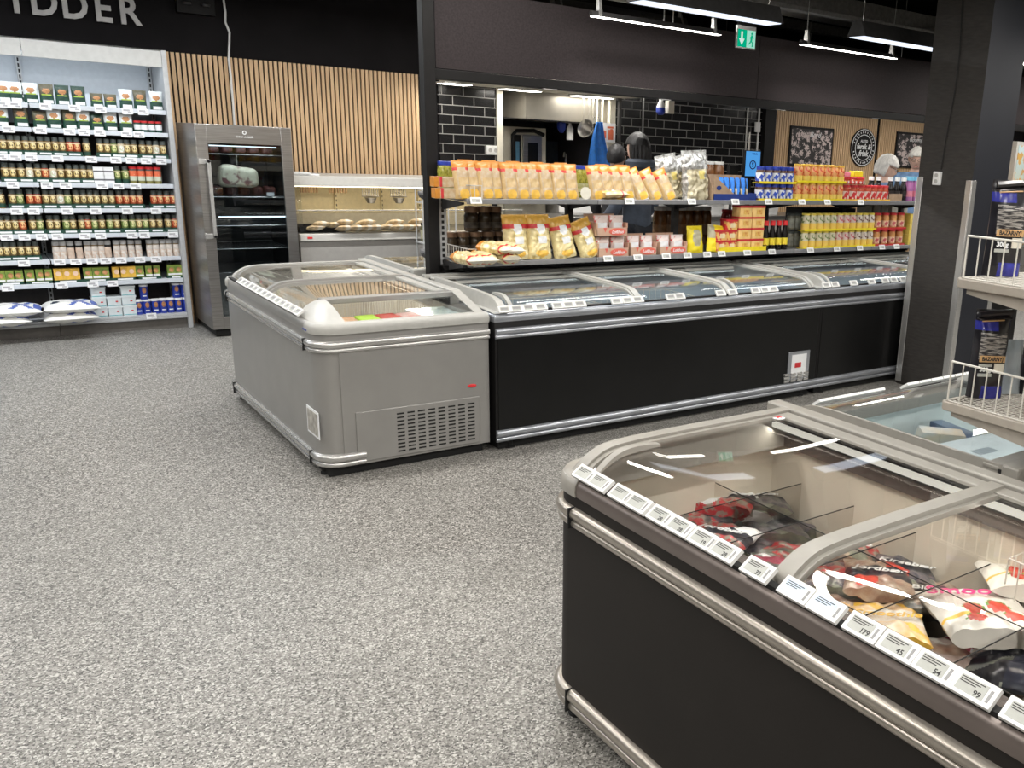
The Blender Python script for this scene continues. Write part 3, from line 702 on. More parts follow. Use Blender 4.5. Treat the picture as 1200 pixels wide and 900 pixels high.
# ------------------------------------------------------------------ spice shelving
SX0, SX1, SF, SB = -.70, 1.425, 8.36, 8.80
zs = [1.70, 1.532, 1.338, 1.145, .958, .772, .582, .405, .135]
t = thing('shelving_unit', 'tall grey wall shelving unit of spices below the lettering', 'shelving unit', (.5, SF, 0))
under(t, MB().box(SX0, SX1, SB, SB+.03, 1.56, 2.10).box(SX0, SX1, SB, SB+.03, 0.1, 1.56, 1), 'back_panel', [SHELFL, DARKB], smooth=False)
under(t, MB().box(SX1, SX1+.035, SF-.05, SB+.04, 0, 2.14), 'side_panel', SHELFG, bevel=.003)
for x0, x1 in ((SX0, .553), (.557, SX1)):
    under(t, MB().box(x0, x1, SF-.045, SF-.025, 2.015, 2.14).box(x0, x1, SF-.045, SB, 2.13, 2.14), 'cornice', SHELFB, bevel=.002)
    under(t, MB().box(x0, x1, SF-.03, SB, .105, .122).box(x0, x1, SF-.045, SF-.03, .085, .105), 'bottom_shelf', SHELFG, bevel=.002)
    under(t, MB().box(x0, x1, SF-.01, SF, .0, .085), 'kick_plate', pm('kick_grey', (.13, .12, .11), .6), smooth=False)
    for z in zs[:-1]:
        under(t, MB().box(x0+.002, x1-.002, SF-.012, SB, z-.016, z-.003).box(x0+.002, x1-.002, SF-.022, SF-.012, z-.032, z+.002), 'shelf_board', SHELFL, bevel=.003)
m = MB()
for x in (.555, SX1-.02, SX0+.02):
    m = MB().box(x-.014, x+.014, SB-.03, SB-.001, .12, 2.1)
    for i in range(48): m.box(x-.005, x+.005, SB-.0315, SB-.03, .16+i*.04, .185+i*.04, 1)
    under(t, m, 'upright', [SHELFG, RUBB], smooth=False)
under(t, MB().box(SX0+.05, SX1-.05, SF-.02, SF+.01, 2.035, 2.05), 'shelf_lamp', lum('cool_shelf_lamp', (.85, .93, 1), 3), smooth=False)
ld = bpy.data.lights.new('shelf_lamp', 'AREA'); ld.shape = 'RECTANGLE'; ld.size = 2.0; ld.size_y = .03; ld.energy = 5; ld.color = (.85, .93, 1)
lo = bpy.data.objects.new('shelf_lamp', ld); C.objects.link(lo); lo.location = ((SX0+SX1)/2, SF-.01, 2.03); lo.rotation_euler = (.35, 0, 0)
SHU = t
tg = [[3, 18, 53.5, 87.5, 118, 149.5, 168], [10, 47.5, 81.5, 98.5, 117, 148.5, 163], [2, 18, 36.5, 67.5, 107, 136, 154, 171.5, 189], [15, 55, 77, 120, 139, 159], [19.5, 39.5, 79, 112.5, 149.5, 183],
      [8, 28.5, 49, 67.5, 99.5, 118, 155, 169.5, 203], [28, 70, 89, 108, 124, 142, 164, 183], [9, 73, 109, 132], [177]]
tp = MB().box(-.036, .036, -.003, 0, -.023, .023).box(-.027, .015, -.0036, -.003, -.002, .012, 1).box(.0, .026, -.0036, -.003, -.014, -.004, 1).build('price_tag', [PAPER, pm('tag_print', (.42, .42, .44), .6)], t)
first = True
for z, row in zip(zs, tg):
    for px in row:
        o = tp if first else tp.copy()
        if not first: C.objects.link(o); o.parent = t
        first = False
        o.location = (Xat(px, SF-.03, z-.018)-.5, -.0235 if z > .2 else -.047, z-.018)
        o.rotation_euler = (-.12, 0, 0)
rown = ['top', 'second', 'third', 'fourth', 'fifth', 'sixth', 'seventh', 'eighth', 'bottom']
Yj = SF+.035
# rows 1-2 sachets
k = 0
for row, L in ((0, [(4, 0), (17.5, 0), (36, 0), (54.5, 1), (73, 2), (92, 2), (113, 1), (129, 1), (147.5, 0), (164, 1), (183, 0)]), (1, [(1, 0), (24.5, 1), (46.5, 1), (63.5, 0), (81.5, 1), (97.5, 0), (113.5, 2), (129.5, 0), (147.5, 0)])):
    for i, (px, ty) in enumerate(L):
        x = Xat(px, Yj, zs[row]+.06); sc = (.95, .9, .80) if (row == 0 and px in (113, 129)) else ((1, .95, .95) if px in (113.5, 46.5) else (1.02, .95, 1.13))
        o = SCH[ty].put((x, Yj-.002, zs[row]-.002), random.uniform(-.06, .06), '%s spice sachet, %s from the left on the %s spice shelf' % (('white-topped green', 'olive-topped green', 'dark green')[ty], ordw(i+1), rown[row]), 'spice sachets on the two upper shelves', scale=sc)
        cartm = None
# small red-lidded jars on row 2
rj = MB().lathe([(.021, 0), (.0235, .004), (.0235, .018), (.0235, .048), (.0235, .058), (.0245, .058), (.0245, .068), (.022, .07)], 14, mis=[0, 0, 1, 0, 2, 2, 2, 2]).build('small_jar', [GREEND, PAPER, RED])
RJ = Proto(tag(rj, 'x', 'jar'))
for i, px in enumerate((161, 169, 177.5, 186)):
    RJ.put((Xat(px, Yj, zs[1]+.03), Yj, zs[1]-.003), 0, 'small red-lidded jar, %s from the left beside the sachets' % ordw(i+1), 'red-lidded jars on the second shelf', scale=(1, 1, 1.25))
def jars(row, L, tr=True):
    z = zs[row]-.002; n = 0; xs = [(Xat(px, Yj, z+.06), k) for px, k in L]
    for x, k in xs:
        n += 1
        SJ[k].put((x, Yj, z+.0015), 0, '%s, %s from the left on the %s spice shelf' % ({'y': 'spice jar with yellow round label', 'o': 'spice jar with orange label', 'w': 'spice jar with pale label', 'g': 'spice jar with greenish label'}[k], ordw(n), rown[row]), 'spice jars on the %s shelf' % rown[row], scale=(1.06, 1.06, 1.28))
    if tr:
        i = 0; c = 0
        while i < len(xs)-1:
            if xs[i+1][0]-xs[i][0] < .062:
                c += 1; TR.put(((xs[i][0]+xs[i+1][0])/2, Yj-.002, z), 0, 'dark green display tray, %s from the left on the %s spice shelf' % (ordw(c), rown[row]), 'green display trays on the spice shelves'); i += 2
            else: i += 1
def seq(s): 
    out = []
    for a, k in s: out += [(a, k), (a+8.1, k)]
    return out
jars(2, seq([(-4.5, 'y'), (13, 'y'), (30.5, 'y'), (48, 'y'), (65, 'y'), (82, 'o')])+[(101.5, 'y'), (117.5, 'y'), (125.5, 'y'), (133.5, 'g'), (142, 'w')]+seq([(149, 'y'), (167, 'y')])+[(183, 'w'), (191, 'y')])
jars(3, [(6.5, 'y'), (15, 'y'), (25, 'y'), (35, 'w'), (44.5, 'y'), (53, 'o'), (62.5, 'w'), (71.5, 'y'), (81, 'y'), (89.5, 'y'), (98, 'y'), (106, 'y')])
wb = MB().box(-.031, .031, -.03, .03, 0, .052).box(-.031, .031, -.0305, -.03, .02, .030, 1).build('white_box', [PAPER, pm('print_grey', (.12, .12, .13), .5)], bevel=.001); WB = Proto(tag(wb, 'x', 'box'))
for j in (0, 1):
    for i, px in enumerate((116, 127.5)):
        WB.put((Xat(px, Yj, zs[3]+.03), Yj, zs[3]+.062*j-.003), 0, 'white spice box, %s column, %s of the stack on the fourth shelf' % (('left', 'right')[i], ('bottom', 'top')[j]), 'white boxes on the fourth shelf', scale=(1.1, 1, 1.17))
for i, px in enumerate((137.5, 147)):
    SJ['g'].put((Xat(px, Yj, zs[3]+.06), Yj, zs[3]-.002), 0, 'green-labelled spice jar, %s of two beside the white boxes' % ('left', 'right')[i], 'spice jars on the fourth shelf', scale=(1.06, 1.06, 1.28))
rb = MB().lathe([(.026, 0), (.026, .022), (.026, .050), (.026, .085), (.026, .095), (.0275, .095), (.0275, .108), (.025, .11)], 16, mis=[0, 1, 2, 3, 4, 4, 4, 4]).build('red_lid_jar', [pm('olive_spice', (.22, .20, .06), .4), pm('pale_green_label', (.62, .68, .55), .4), pm('orange_red_label', (.75, .16, .07), .4, col2=(.8, .55, .3), scale=40, thr=(.34, .42)), LIDG, REDB]); RB = Proto(tag(rb, 'x', 'spice jar'))
for i, px in enumerate((156, 165.5, 175, 184.5)):
    RB.put((Xat(px, Yj, zs[3]+.06), Yj, zs[3]-.003), 0, 'red and white spice jar with red cap, %s from the left' % ordw(i+1), 'red-capped jars on the fourth shelf', scale=(1, 1, 1.2))
jars(4, [(1, 'y')]+[(15, 'y'), (23.5, 'g')]+[(35.5, 'o'), (44, 'o')]+[(54, 'y'), (62, 'y'), (71, 'w'), (79.5, 'g'), (89.5, 'y'), (98, 'y'), (106, 'y'), (113.5, 'y'), (122.5, 'y'), (131, 'y'), (140, 'o'), (148, 'o'), (156, 'o'), (163.5, 'o'), (180.5, 'o'), (187.5, 'o'), (195.5, 'o'), (203, 'o')])
jars(5, [(1.5, 'y'), (9.5, 'y'), (18, 'y'), (26.5, 'o'), (38.5, 'y'), (47, 'g'), (59, 'y'), (67, 'y'), (78, 'g'), (85.5, 'y'), (96, 'y'), (103, 'o'), (111, 'g'), (119.5, 'y'), (129, 'g'), (137, 'y'), (146.5, 'g'), (155.5, 'g'), (163, 'y'), (170.5, 'g'), (179, 'y'), (187, 'y'), (197, 'y'), (205, 'o')])
jars(6, [(0, 'y'), (8, 'y'), (16, 'y'), (25, 'y'), (33.5, 'y'), (42, 'y')])
ml = MB().lathe([(.020, 0), (.0225, .004), (.0225, .045), (.0215, .065), (.020, .072), (.0225, .078), (.0225, .098), (.019, .102)], 14, mis=[0, 0, 1, 1, 2, 3, 3, 3]).build('spice_mill', [pm('white_mill_label', (.72, .70, .66), .4, col2=(.6, .42, .3), scale=60), pm('pale_pink_label', (.66, .6, .55), .4, var=.1), SPICE, pm('clear_grey_cap', (.42, .42, .42), .25, var=.1)]); ML = Proto(tag(ml, 'x', 'spice mill'))
ml2 = MB().lathe([(.020, 0), (.0225, .004), (.0225, .045), (.0215, .065), (.020, .072), (.0225, .078), (.0225, .098), (.019, .102)], 14, mis=[0, 1, 1, 0, 2, 3, 3, 3]).build('spice_mill', [pm('black_pepper', (.02, .018, .02), .4), pm('peach_label', (.66, .52, .42), .4, var=.1), RUBB, MT['clear_grey_cap']]); ML2 = Proto(tag(ml2, 'x', 'spice mill'))
for i, (px, k) in enumerate([(66, 0), (74, 0), (83, 1), (93, 1), (103, 0), (111, 0), (119, 0), (126.5, 1), (137, 0), (145, 0), (154, 0), (162.5, 0), (175.5, 0), (183, 0), (191, 0), (198.5, 0), (206.5, 0)]):
    (ML, ML2)[k].put((Xat(px, Yj, zs[6]+.05), Yj, zs[6]-.003), 0, '%s grinder, %s from the left on the seventh spice shelf' % (('pale-labelled spice', 'dark pepper')[k], ordw(i+1)), 'spice grinders on the seventh shelf', scale=(1.06, 1.06, 1.32))
def cbox(w, h, d, top, mid, extra): return MB().box(-w/2, w/2, -d/2, d/2, 0, h).box(-w/2+.002, w/2-.002, -d/2-.0008, -d/2, h*.08, h*.28, 1).lathe([(w*.3, 0), (w*.3, .001)], 16, (0, 0, 0), [2, 2]).build('spice_box', [top, mid, extra], bevel=.001)
def spbox(name, a, b, c):
    w, h, d = .050, .072, .05
    m = MB().box(-w/2, w/2, -d/2, d/2, 0, h)
    m.box(-w/2+.002, w/2-.002, -d/2-.0008, -d/2, h*.05, h*.22, 1)
    n = 16; m.add([(w*.30*math.cos(2*PI*k/n), -d/2-.0009, h*.56+h*.22*math.sin(2*PI*k/n)) for k in range(n)], [tuple(range(n))], 2)
    return Proto(tag(m.build(name, [a, b, c]), 'x', 'spice box'))
SG = spbox('spice_box', pm('lime_card', (.36, .42, .07), .5, col2=(.10, .20, .03), scale=25), PAPER, FOOD); SO = spbox('spice_box', YOLK, MT['golden_print'], pm('peach_print', (.85, .6, .45), .5))
c = 0
for px, k in [(1, 0), (12.5, 0), (22, 0), (35, 0), (47.5, 0), (56, 0), (68.5, 1), (78.5, 1), (88.5, 1), (103, 0), (113.5, 0), (123, 0), (136.5, 1), (144.5, 1), (154, 1), (163.5, 0), (175, 0), (182.5, 0), (200.5, 0), (209, 0)]:
    c += 1; (SG, SO)[k].put((Xat(px, Yj, zs[7]+.04), Yj, zs[7]-.003+.022), 0, '%s, %s from the left on the eighth spice shelf' % (('lime green spice box', 'golden yellow spice box')[k], ordw(c)), 'spice boxes on the eighth shelf', scale=(1.12, 1, 1.18))
for px, w in ((12, .19), (46, .19), (78.5, .19), (113, .19), (145.5, .19), (173.5, .18), (205, .115)):
    m = MB().box(-w/2, w/2, -.032, .032, 0, .0215).box(-w*.25, w*.3, -.0328, -.032, .005, .017, 1)
    o = m.build('display_tray', [GREEND, PAPER], loc=(Xat(px, Yj, zs[7]+.01), Yj, zs[7]-.003)); tag(o, 'long dark green tray under spice boxes, around the %s stretch of shelf eight' % {12: 'far left', 46: 'left', 78.5: 'first golden', 113: 'middle', 145.5: 'second golden', 173.5: 'right', 205: 'far right'}[px], 'tray', 'trays on the eighth shelf')
# bottom shelf: flour bags, tubs, tins
zb = .122
FLW = pm('white_flour_paper', (.76, .76, .73), .6, var=.05, bump=.1)
FLB = pm('blue_print', (.08, .13, .42), .5, var=.1)
def mf_fl(u, v):
    if (u-.78)**2/.006+(v-.5)**2/.03 < 1: return 2
    if abs(abs(u-.35)-.5*abs(v-.5)) < .05 and .15 < v < .85: return 1
    if u < .12 and .2 < v < .8: return 1
    return 0
FL = Proto(tag(bag('flour_bag', .36, .26, .085, mf_fl, [FLW, FLB, pm('navy_seal', (.02, .03, .06), .5)], 30, 20, .003, 12, crimp=.03), 'x', 'flour bag'))
for i, (px, z, rr, nm) in enumerate([(-2, 0, .02, 'under the front one at the left end'), (16, .068, -.08, 'on top at the left end'), (77, 0, .03, 'lower of the pair beside the tubs'), (81, .072, -.03, 'upper of the pair beside the tubs')]):
    x = Xat(px, SF+.12, zb+.05); FL.put((x, SF+.03, zb+.046+z), label='white flour bag with blue print lying flat, '+nm, group='flour bags on the bottom shelf', rot=(-PI/2+.0, 0, rr) if False else (-PI/2, 0, rr))
    
for o in [o for o in C.objects if o.name.startswith('flour_bag')]:
    o.rotation_euler = (-PI/2, 0, o.rotation_euler[2]+0); o.location.y = SF+.0; o.rotation_euler = (-PI/2+PI, PI, o.rotation_euler[2])
TBW = pm('pale_tub', (.68, .74, .76), .4, var=.03)
tb = MB()
def rbox(m, w, d, z0, z1, mi, tp=1.0, r=.008):
    P = [(sx*(w/2-r)+r*math.cos(a), sy*(d/2-r)+r*math.sin(a)) for sx, sy, a0 in ((1, 1, 0), (-1, 1, PI/2), (-1, -1, PI), (1, -1, 1.5*PI)) for a in (a0, a0+PI/4, a0+PI/2)]
    n = len(P); return m.add([(x, y, z0) for x, y in P]+[(x*tp, y*tp, z1) for x, y in P], [tuple(range(n))[::-1], tuple(range(n, 2*n))]+[(i, (i+1) % n, n+(i+1) % n, n+i) for i in range(n)], mi)
rbox(tb, .092, .09, 0, .066, 0, 1.06); rbox(tb, .105, .10, .066, .078, 0, 1); tb.box(-.042, .042, -.0468, -.0455, .006, .011, 1); tb.box(.008, .024, -.049, -.046, .034, .044, 2)
TB = Proto(tag(tb.build('tub', [TBW, pm('teal_line', (.1, .4, .45), .4), RED]), 'x', 'tub'))
for ci, (px, n) in enumerate([(116, 3), (133.5, 2), (150.5, 3)]):
    for j in range(n):
        TB.put((Xat(px, SF+.05, zb+.1), SF+.055, zb+.0785*j), 0, 'white tub with red dot, %s of the %s stack' % (('bottom', 'middle' if n == 3 else 'top', 'top')[j], ('left', 'middle', 'right')[ci]), 'white tubs on the bottom shelf')
tn = MB().lathe([(.030, 0), (.031, .003), (.031, .05), (.031, .093), (.0335, .093), (.0335, .104), (.031, .106)], 18, mis=[0, 0, 0, 1, 1, 1, 1])
n = 12; tn.add([(0, -.0325, .066)]+[(.0315*1.03*math.sin(.016*math.cos(2*PI*k/n)/.0315), -.0315*1.03*math.cos(.016*math.cos(2*PI*k/n)/.0315), .066+.020*math.sin(2*PI*k/n)) for k in range(n)], [(0, k+1, (k+1) % n+1) for k in range(n)], 2)
tn.add([(.0315*1.03*math.sin(a), -.0315*1.03*math.cos(a), z) for z in (.022, .030) for a in (-.5, 0, .5)], [(0, 1, 4, 3), (1, 2, 5, 4)], 1)
TN = Proto(tag(tn.build('salt_tin', [BLUE, PAPER, FOOD]), 'x', 'tin'))
c = 0
for px, j in [(163, 0), (172.5, 0), (182.5, 0), (191.5, 0), (200, 0), (209.5, 0), (219, 0), (169, 1), (207, 1), (216.5, 1)]:
    c += 1
    TN.put((Xat(px, SF+.04, zb+.05+.1*j), SF+.045+(.0 if j == 0 else .002), zb+.119*j), 0, 'blue tin with white lid, %s' % (ordw(c)+' from the left in the lower row' if j == 0 else 'standing on the others, '+{8: 'alone', 9: 'left of the right pair', 10: 'right of the right pair'}[c]), 'blue tins on the bottom shelf', scale=(.94, .94, 1.11))
# ------------------------------------------------------------------ meat fridge
FX0, FX1, FY0, FY1, FZ = 1.51, 2.19, 7.815, 8.50, 1.618
t = thing('meat_fridge', 'tall stainless steel dry-ageing fridge with dark glass door', 'fridge', ((FX0+FX1)/2, FY0, 0))
under(t, MB().box(FX0, FX0+.03, FY0+.035, FY1, .06, FZ).box(FX1-.03, FX1, FY0+.035, FY1, .06, FZ).box(FX0+.03, FX1-.03, FY0+.035, FY1, FZ-.03, FZ).box(FX0+.03, FX1-.03, FY0+.035, FY1, .06, .12).box(FX0+.03, FX1-.03, FY1-.02, FY1, .12, FZ-.03, 1).box(FX0+.03, FX1-.03, FY0+.05, FY1, .12, .5, 0), 'housing', [STEEL, DARKB], bevel=.002)
under(t, MB().box(FX0+.03, FX0+.032, FY0+.06, FY1-.02, .5, FZ-.03).box(FX1-.032, FX1-.03, FY0+.06, FY1-.02, .5, FZ-.03).box(FX0+.03, FX1-.03, FY1-.03, FY1-.02, .5, FZ-.03), 'inner_lining', BAND, smooth=False)
under(t, MB().box(FX0+.02, FX1-.02, FY0+.03, FY1, .01, .06), 'plinth', RUBB, smooth=False)
d = thing('door', None, None); d.parent = t
def underd(m, name, mat, **k): o = m.build(name, mat, d, **k); o.location = -Vector(t.location); return o
def deldoor(): pass
fr = .078
m = MB().box(FX0, FX0+fr, FY0, FY0+.033, .065, FZ-.002).box(FX1-fr, FX1, FY0, FY0+.033, .065, FZ-.002).box(FX0+fr, FX1-fr, FY0, FY0+.033, FZ-.137, FZ-.002).box(FX0+fr, FX1-fr, FY0, FY0+.033, .065, .16)
bpy.data.objects.remove(d)
d = under(t, m, 'door', STEEL, bevel=.002); V0 = Vector(t.location)
def underd(m, name, mat, **k): return m.build(name, mat, d, **k)
underd(MB().box(FX0+fr, FX1-fr, FY0+.008, FY0+.014, .16, FZ-.137), 'door_glass', GLASSC, smooth=False)
hx = FX0+.055
m = MB().box(hx-.004, hx+.022, FY0-.06, FY0-.045, .78, 1.36).box(hx-.004, hx+.022, FY0-.06, FY0, 1.335, 1.36).box(hx-.004, hx+.022, FY0-.06, FY0, .78, .805).box(FX0+.002, hx, FY0-.012, FY0, 1.325, 1.365).box(FX0+.002, hx, FY0-.012, FY0, .77, .81)
underd(m, 'door_handle', ALU, bevel=.003)
mk = MB().lathe([(.014, 0), (.014, .002), (.009, .002), (.009, 0), (.014, 0)], 18).build('logo_ring', PAPER, d); mk.location = ((FX0+FX1)/2-.0, FY0-.001, FZ-.052); mk.rotation_euler = (PI/2, 0, 0)
text('logo_text', 'DRY AGER', .020, PAPER, d, .0005, ((FX0+FX1)/2, FY0-.001, FZ-.085), (PI/2, 0, 0), sx=1.3)
for z in (1.40, 1.08, .86, .68):
    m = MB()
    for y in (FY0+.08, FY1-.06): m.tube([(FX0+.035, y, z), (FX1-.035, y, z)], .004, n=6)
    for i in range(20): x = FX0+.05+i*.0305; m.tube([(x, FY0+.08, z), (x, FY1-.06, z)], .0025, n=5)
    under(t, m, 'wire_rack', ALU)
under(t, MB().box(FX0+.10, FX1-.1, FY0+.06, FY0+.075, FZ-.16, FZ-.152), 'interior_light', lum('fridge_lamp', (.85, .95, 1), 4), smooth=False)
under(t, MB().box(FX0+.12, FX1-.035, FY0+.045, FY0+.06, .925, .935), 'interior_light', MT['fridge_lamp'], smooth=False)
ld = bpy.data.lights.new('fridge_lamp', 'AREA'); ld.shape = 'RECTANGLE'; ld.size = .45; ld.size_y = .04; ld.energy = 1.5; ld.color = (.9, .97, 1)
lo = bpy.data.objects.new('fridge_lamp', ld); C.objects.link(lo); lo.location = ((FX0+FX1)/2, FY0+.08, FZ-.165); lo.rotation_euler = (.5, 0, 0)
m = MB()
for i in range(5):
    m.box(FX0+.20+i*.085, FX0+.27+i*.085, FY1-.14, FY1-.08, 1.01, 1.06)
# meat
MEAT = pm('pale_cured_fat', (.70, .66, .50), .5, col2=(.22, .09, .09), scale=16, thr=(.34, .46), bump=.3)
bm = bpy.data.meshes.new('cured_ham'); import bmesh
b_ = bmesh.new(); bmesh.ops.create_icosphere(b_, subdivisions=4, radius=1)
for v in b_.verts:
    x, y, z = v.co; f = (abs(x)**5+abs(y)**5+abs(z)**5)**(-1/5)
    x, y, z = x*f, y*f, z*f
    v.co = (x*.138*(1-.05*z), y*.09, z*.078*(1-.13*x)+.003*math.sin(5*x+4*z)+.004*math.sin(11*y+6*x))
b_.to_mesh(bm); b_.free(); bm.materials.append(MEAT); bm.polygons.foreach_set('use_smooth', [True]*len(bm.polygons))
p = onY(279, 207, FY0+.17)
o = bpy.data.objects.new('cured_meat', bm); C.objects.link(o); o.location = (p.x, FY0+.17, p.z); o.rotation_euler = (0, .06, 0)
tag(o, 'large pale dry-aged joint of meat on the rack behind the fridge glass', 'meat')
hk = tag(MB().tube([(p.x, FY0+.17, p.z+.07), (p.x, FY0+.17, 1.395)], .003).build('meat_hook', ALU), 'thin steel hook holding the aged joint under the upper rack', 'hook')
MEATD = pm('dark_aged_meat', (.16, .05, .04), .5, col2=(.05, .015, .015), scale=14, bump=.3)
bd = bm.copy(); bd.materials.clear(); bd.materials.append(MEATD)
for i in range(5):
    o = bpy.data.objects.new('aged_steak', bd); C.objects.link(o); o.scale = (.30, .8, .42); o.location = (FX0+.16+i*.098, FY0+.26, 1.085+.036)
    tag(o, 'dark aged steak, %s from the left on the rack under the joint' % ordw(i+1), 'meat', 'dark steaks on the middle rack')
for i in range(5):
    o = bpy.data.objects.new('aged_steak', bd); C.objects.link(o); o.scale = (.30, .8, .36); o.location = (FX0+.16+i*.098, FY0+.28, 1.405+.032)
    tag(o, 'dark aged steak, %s from the left on the top fridge rack' % ordw(i+1), 'meat', 'dark steaks on the top rack')
o = MB().box(-.028, .028, -.002, 0, 0, .028).build('rack_label', PAPER, t); o.location = (.17, .062, 1.09)
# wooden edge strip between shelf and fridge
tag(MB().box(1.468, 1.495, SF+.10, SF+.12, 0, 2.1).build('wooden_strip', OAK, bevel=.001), 'narrow oak strip standing between the spice shelving and the fridge', 'strip')

# ------------------------------------------------------------------ deli counter
DX0, DX1, DY0 = 2.235, 4.3, 7.9
t = thing('deli_counter', 'white refrigerated deli counter with lit cream back, right of the fridge', 'deli counter', (3.2, DY0, 0))
DELI = t
WHM = pm('white_enamel', (.60, .59, .56), .4, var=.03)
DG = pm('grey_counter_front', (.34, .33, .315), .5, var=.03)
CRM = pm('cream_deli_back', (.74, .63, .40), .5, var=.05)
under(t, MB().box(DX0, DX1, DY0+.02, DY0+.75, .08, .72), 'base_cabinet', DG, smooth=False)
under(t, MB().box(DX0-.005, DX1, DY0-.01, DY0+.06, .725, .785), 'front_ledge', WHM, bevel=.006)
under(t, MB().box(DX0, DX1, DY0+.06, DY0+.7, .72, .788), 'display_deck', STEEL, smooth=False)
under(t, MB().box(DX0, DX1, DY0+.70, DY0+.75, .72, 1.2), 'back_wall', CRM, smooth=False)
under(t, MB().box(DX0, DX1, DY0+.12, DY0+.75, 1.185, 1.245).box(DX0, DX1, DY0+.10, DY0+.13, 1.165, 1.245), 'canopy', WHM, bevel=.006)
under(t, MB().box(DX0, DX0+.03, DY0+.02, DY0+.75, .785, 1.2, 0), 'side_glass', GLASSD, smooth=False)
under(t, MB().prism([(DX0+.01, DY0+.0, .79), (DX0+.01, DY0+.105, 1.17), (DX0+.01, DY0+.112, 1.17), (DX0+.01, DY0+.007, .79)], (DX1-DX0-.02, 0, 0)), 'front_glass', GLASSD, smooth=False)
under(t, MB().box(DX0+.02, DX1, DY0+.12, DY0+.16, 1.158, 1.166), 'deli_lamp', lum('warm_deli_lamp', (1, .86, .62), 9), smooth=False)
for (e_, y_, z_, r_) in ((7, .18, 1.15, .5),):
    ld = bpy.data.lights.new('deli_lamp', 'AREA'); ld.shape = 'RECTANGLE'; ld.size = DX1-DX0-.1; ld.size_y = .05; ld.energy = e_; ld.color = (1, .86, .62)
    lo = bpy.data.objects.new('deli_lamp', ld); C.objects.link(lo); lo.location = ((DX0+DX1)/2, DY0+y_, z_); lo.rotation_euler = (r_, 0, 0)
under(t, MB().tube([(DX0, DY0+.06, .97), (DX1, DY0+.06, .97)], .006), 'glass_rail', ALU)
for x in (DX0+.10, DX0+.52, DX0+.94, DX0+1.3):
    m = MB().box(x-.012, x+.012, DY0+.675, DY0+.70, .78, 1.17)
    for i in range(9): m.box(x-.004, x+.004, DY0+.6745, DY0+.675, .80+i*.04, .82+i*.04, 1)
    under(t, m, 'slotted_strip', [CRM, RUBB], smooth=False)
under(t, MB().box(DX0+.02, DX1, DY0+.64, DY0+.70, .78, .90), 'back_coil_cover', pm('grey_beige', (.42, .38, .30), .5), smooth=False)
for i, px in enumerate((395, 455 if False else 412, 432, 466)):
    pass
for i, (px, a) in enumerate([(434, 0), (467, 0)]):
    x = Xat(px, DY0+.5, 1.1); m = MB()
    m.lathe([(.03, 0), (.055, .05), (.058, .05)], 16)
    for k in range(9): m.tube([(-.07+k*.0175, 0, .06), (-.07+k*.0175, .02, .16)], .004, n=5)
    m.tube([(-.08, 0, .06), (.08, 0, .06)], .005, n=6); m.tube([(-.08, .02, .16), (.08, .02, .16)], .005, n=6)
    o = m.build('hanging_basket', STEEL, loc=(x, DY0+.5, 1.0)); tag(o, 'small wire basket of utensils hanging inside the deli case, %s one' % ('left', 'right')[i], 'basket', 'baskets in the deli case')
    o2 = MB().tube([(0, 0, .16), (0, 0, .19)], .004).build('hook', ALU, o)
SAUS = pm('sausage_brown', (.40, .24, .12), .5, var=.2)
for i in range(14):
    px = 352+i*3.2+(12 if i > 6 else 0); x = Xat(px, DY0+.45, 1.12)
    tag(MB().tube([(x, DY0+.45, 1.163), (x, DY0+.45, 1.11), (x, DY0+.45, 1.09)], .009, n=8).build('hanging_sausage', SAUS), 'thin hanging cured sausage, %s from the left under the deli canopy' % ordw(i+1), 'sausage', 'cured sausages hanging in the deli case')
tr = MB().box(-.19, .19, -.13, .13, 0, .006).box(-.19, .19, -.13, -.124, 0, .05).box(-.19, .19, .124, .13, 0, .05).box(-.19, -.184, -.13, .13, 0, .05).box(.184, .19, -.13, .13, 0, .05).build('black_tray', FRAMEB, bevel=.002, loc=(Xat(373, DY0+.2, .8), DY0+.21, .789)); tag(tr, 'black tray of wrapped sandwiches at the left of the deli deck', 'tray')
ROLL = pm('bread_wrap', (.66, .50, .30), .4, var=.2, scale=30); ROLLW = pm('white_wrap', (.72, .68, .60), .35, var=.1, scale=30, bump=.2)
def mfw(u, v): return 1 if .25 < u < .5 else 0
WP = Proto(tag(bag('wrapped_food_pack', .15, .16, .06, mfw, [ROLL, ROLLW], 12, 10, .003, 4), 'x', 'food pack'))
for i, (px, z, y) in enumerate([(362, .0, .2), (372, .03, .2), (383, .02, .22), (398, 0, .15), (399, .045, .17), (412, 0, .15), (423, 0, .15), (422, .045, .17), (434, 0, .15), (446, 0, .2), (458, 0, .15), (457, .04, .2), (470, 0, .15), (482, 0, .15), (483, .045, .2)]):
    WP.put((Xat(px, DY0+y, .8), DY0+y-.07, .812+z), label='wrapped brown and white food pack, %s counted along the deli deck' % ordw(i+1), group='wrapped food packs in the deli counter', rot=(-1.35, 0, random.uniform(-.15, .15)), scale=(.9, .72, .9))
for o in C.objects:
    if o.name.startswith('wrapped_food_pack'): o.rotation_euler = (-1.35+PI, PI, o.rotation_euler[2])
tag(MB().box(-.02, .02, -.002, .0, 0, .016).build('red_price_marker', REDB, loc=(DX0+.07-3.2, -.011, .747), parent=DELI), 'small red marker')
tag(MB().prism([(-.12, -.12, 0), (.14, -.1, 0), (.13, .12, 0), (-.1, .13, 0)], (0, 0, .012)).prism([(-.15, -.12, .013), (.06, -.13, .013), (.08, .08, .013), (-.13, .1, .013)], (0, 0, .01)).build('paper_stack', PAPER, loc=(DX0+.10, DY0+.3, 1.246)), 'loose stack of white papers on top of the deli canopy', 'paper')
t = thing('wire_display_rack', 'grey wire rack at the right end of the deli counter', 'rack', (3.24, 7.75, 0))
m = MB()
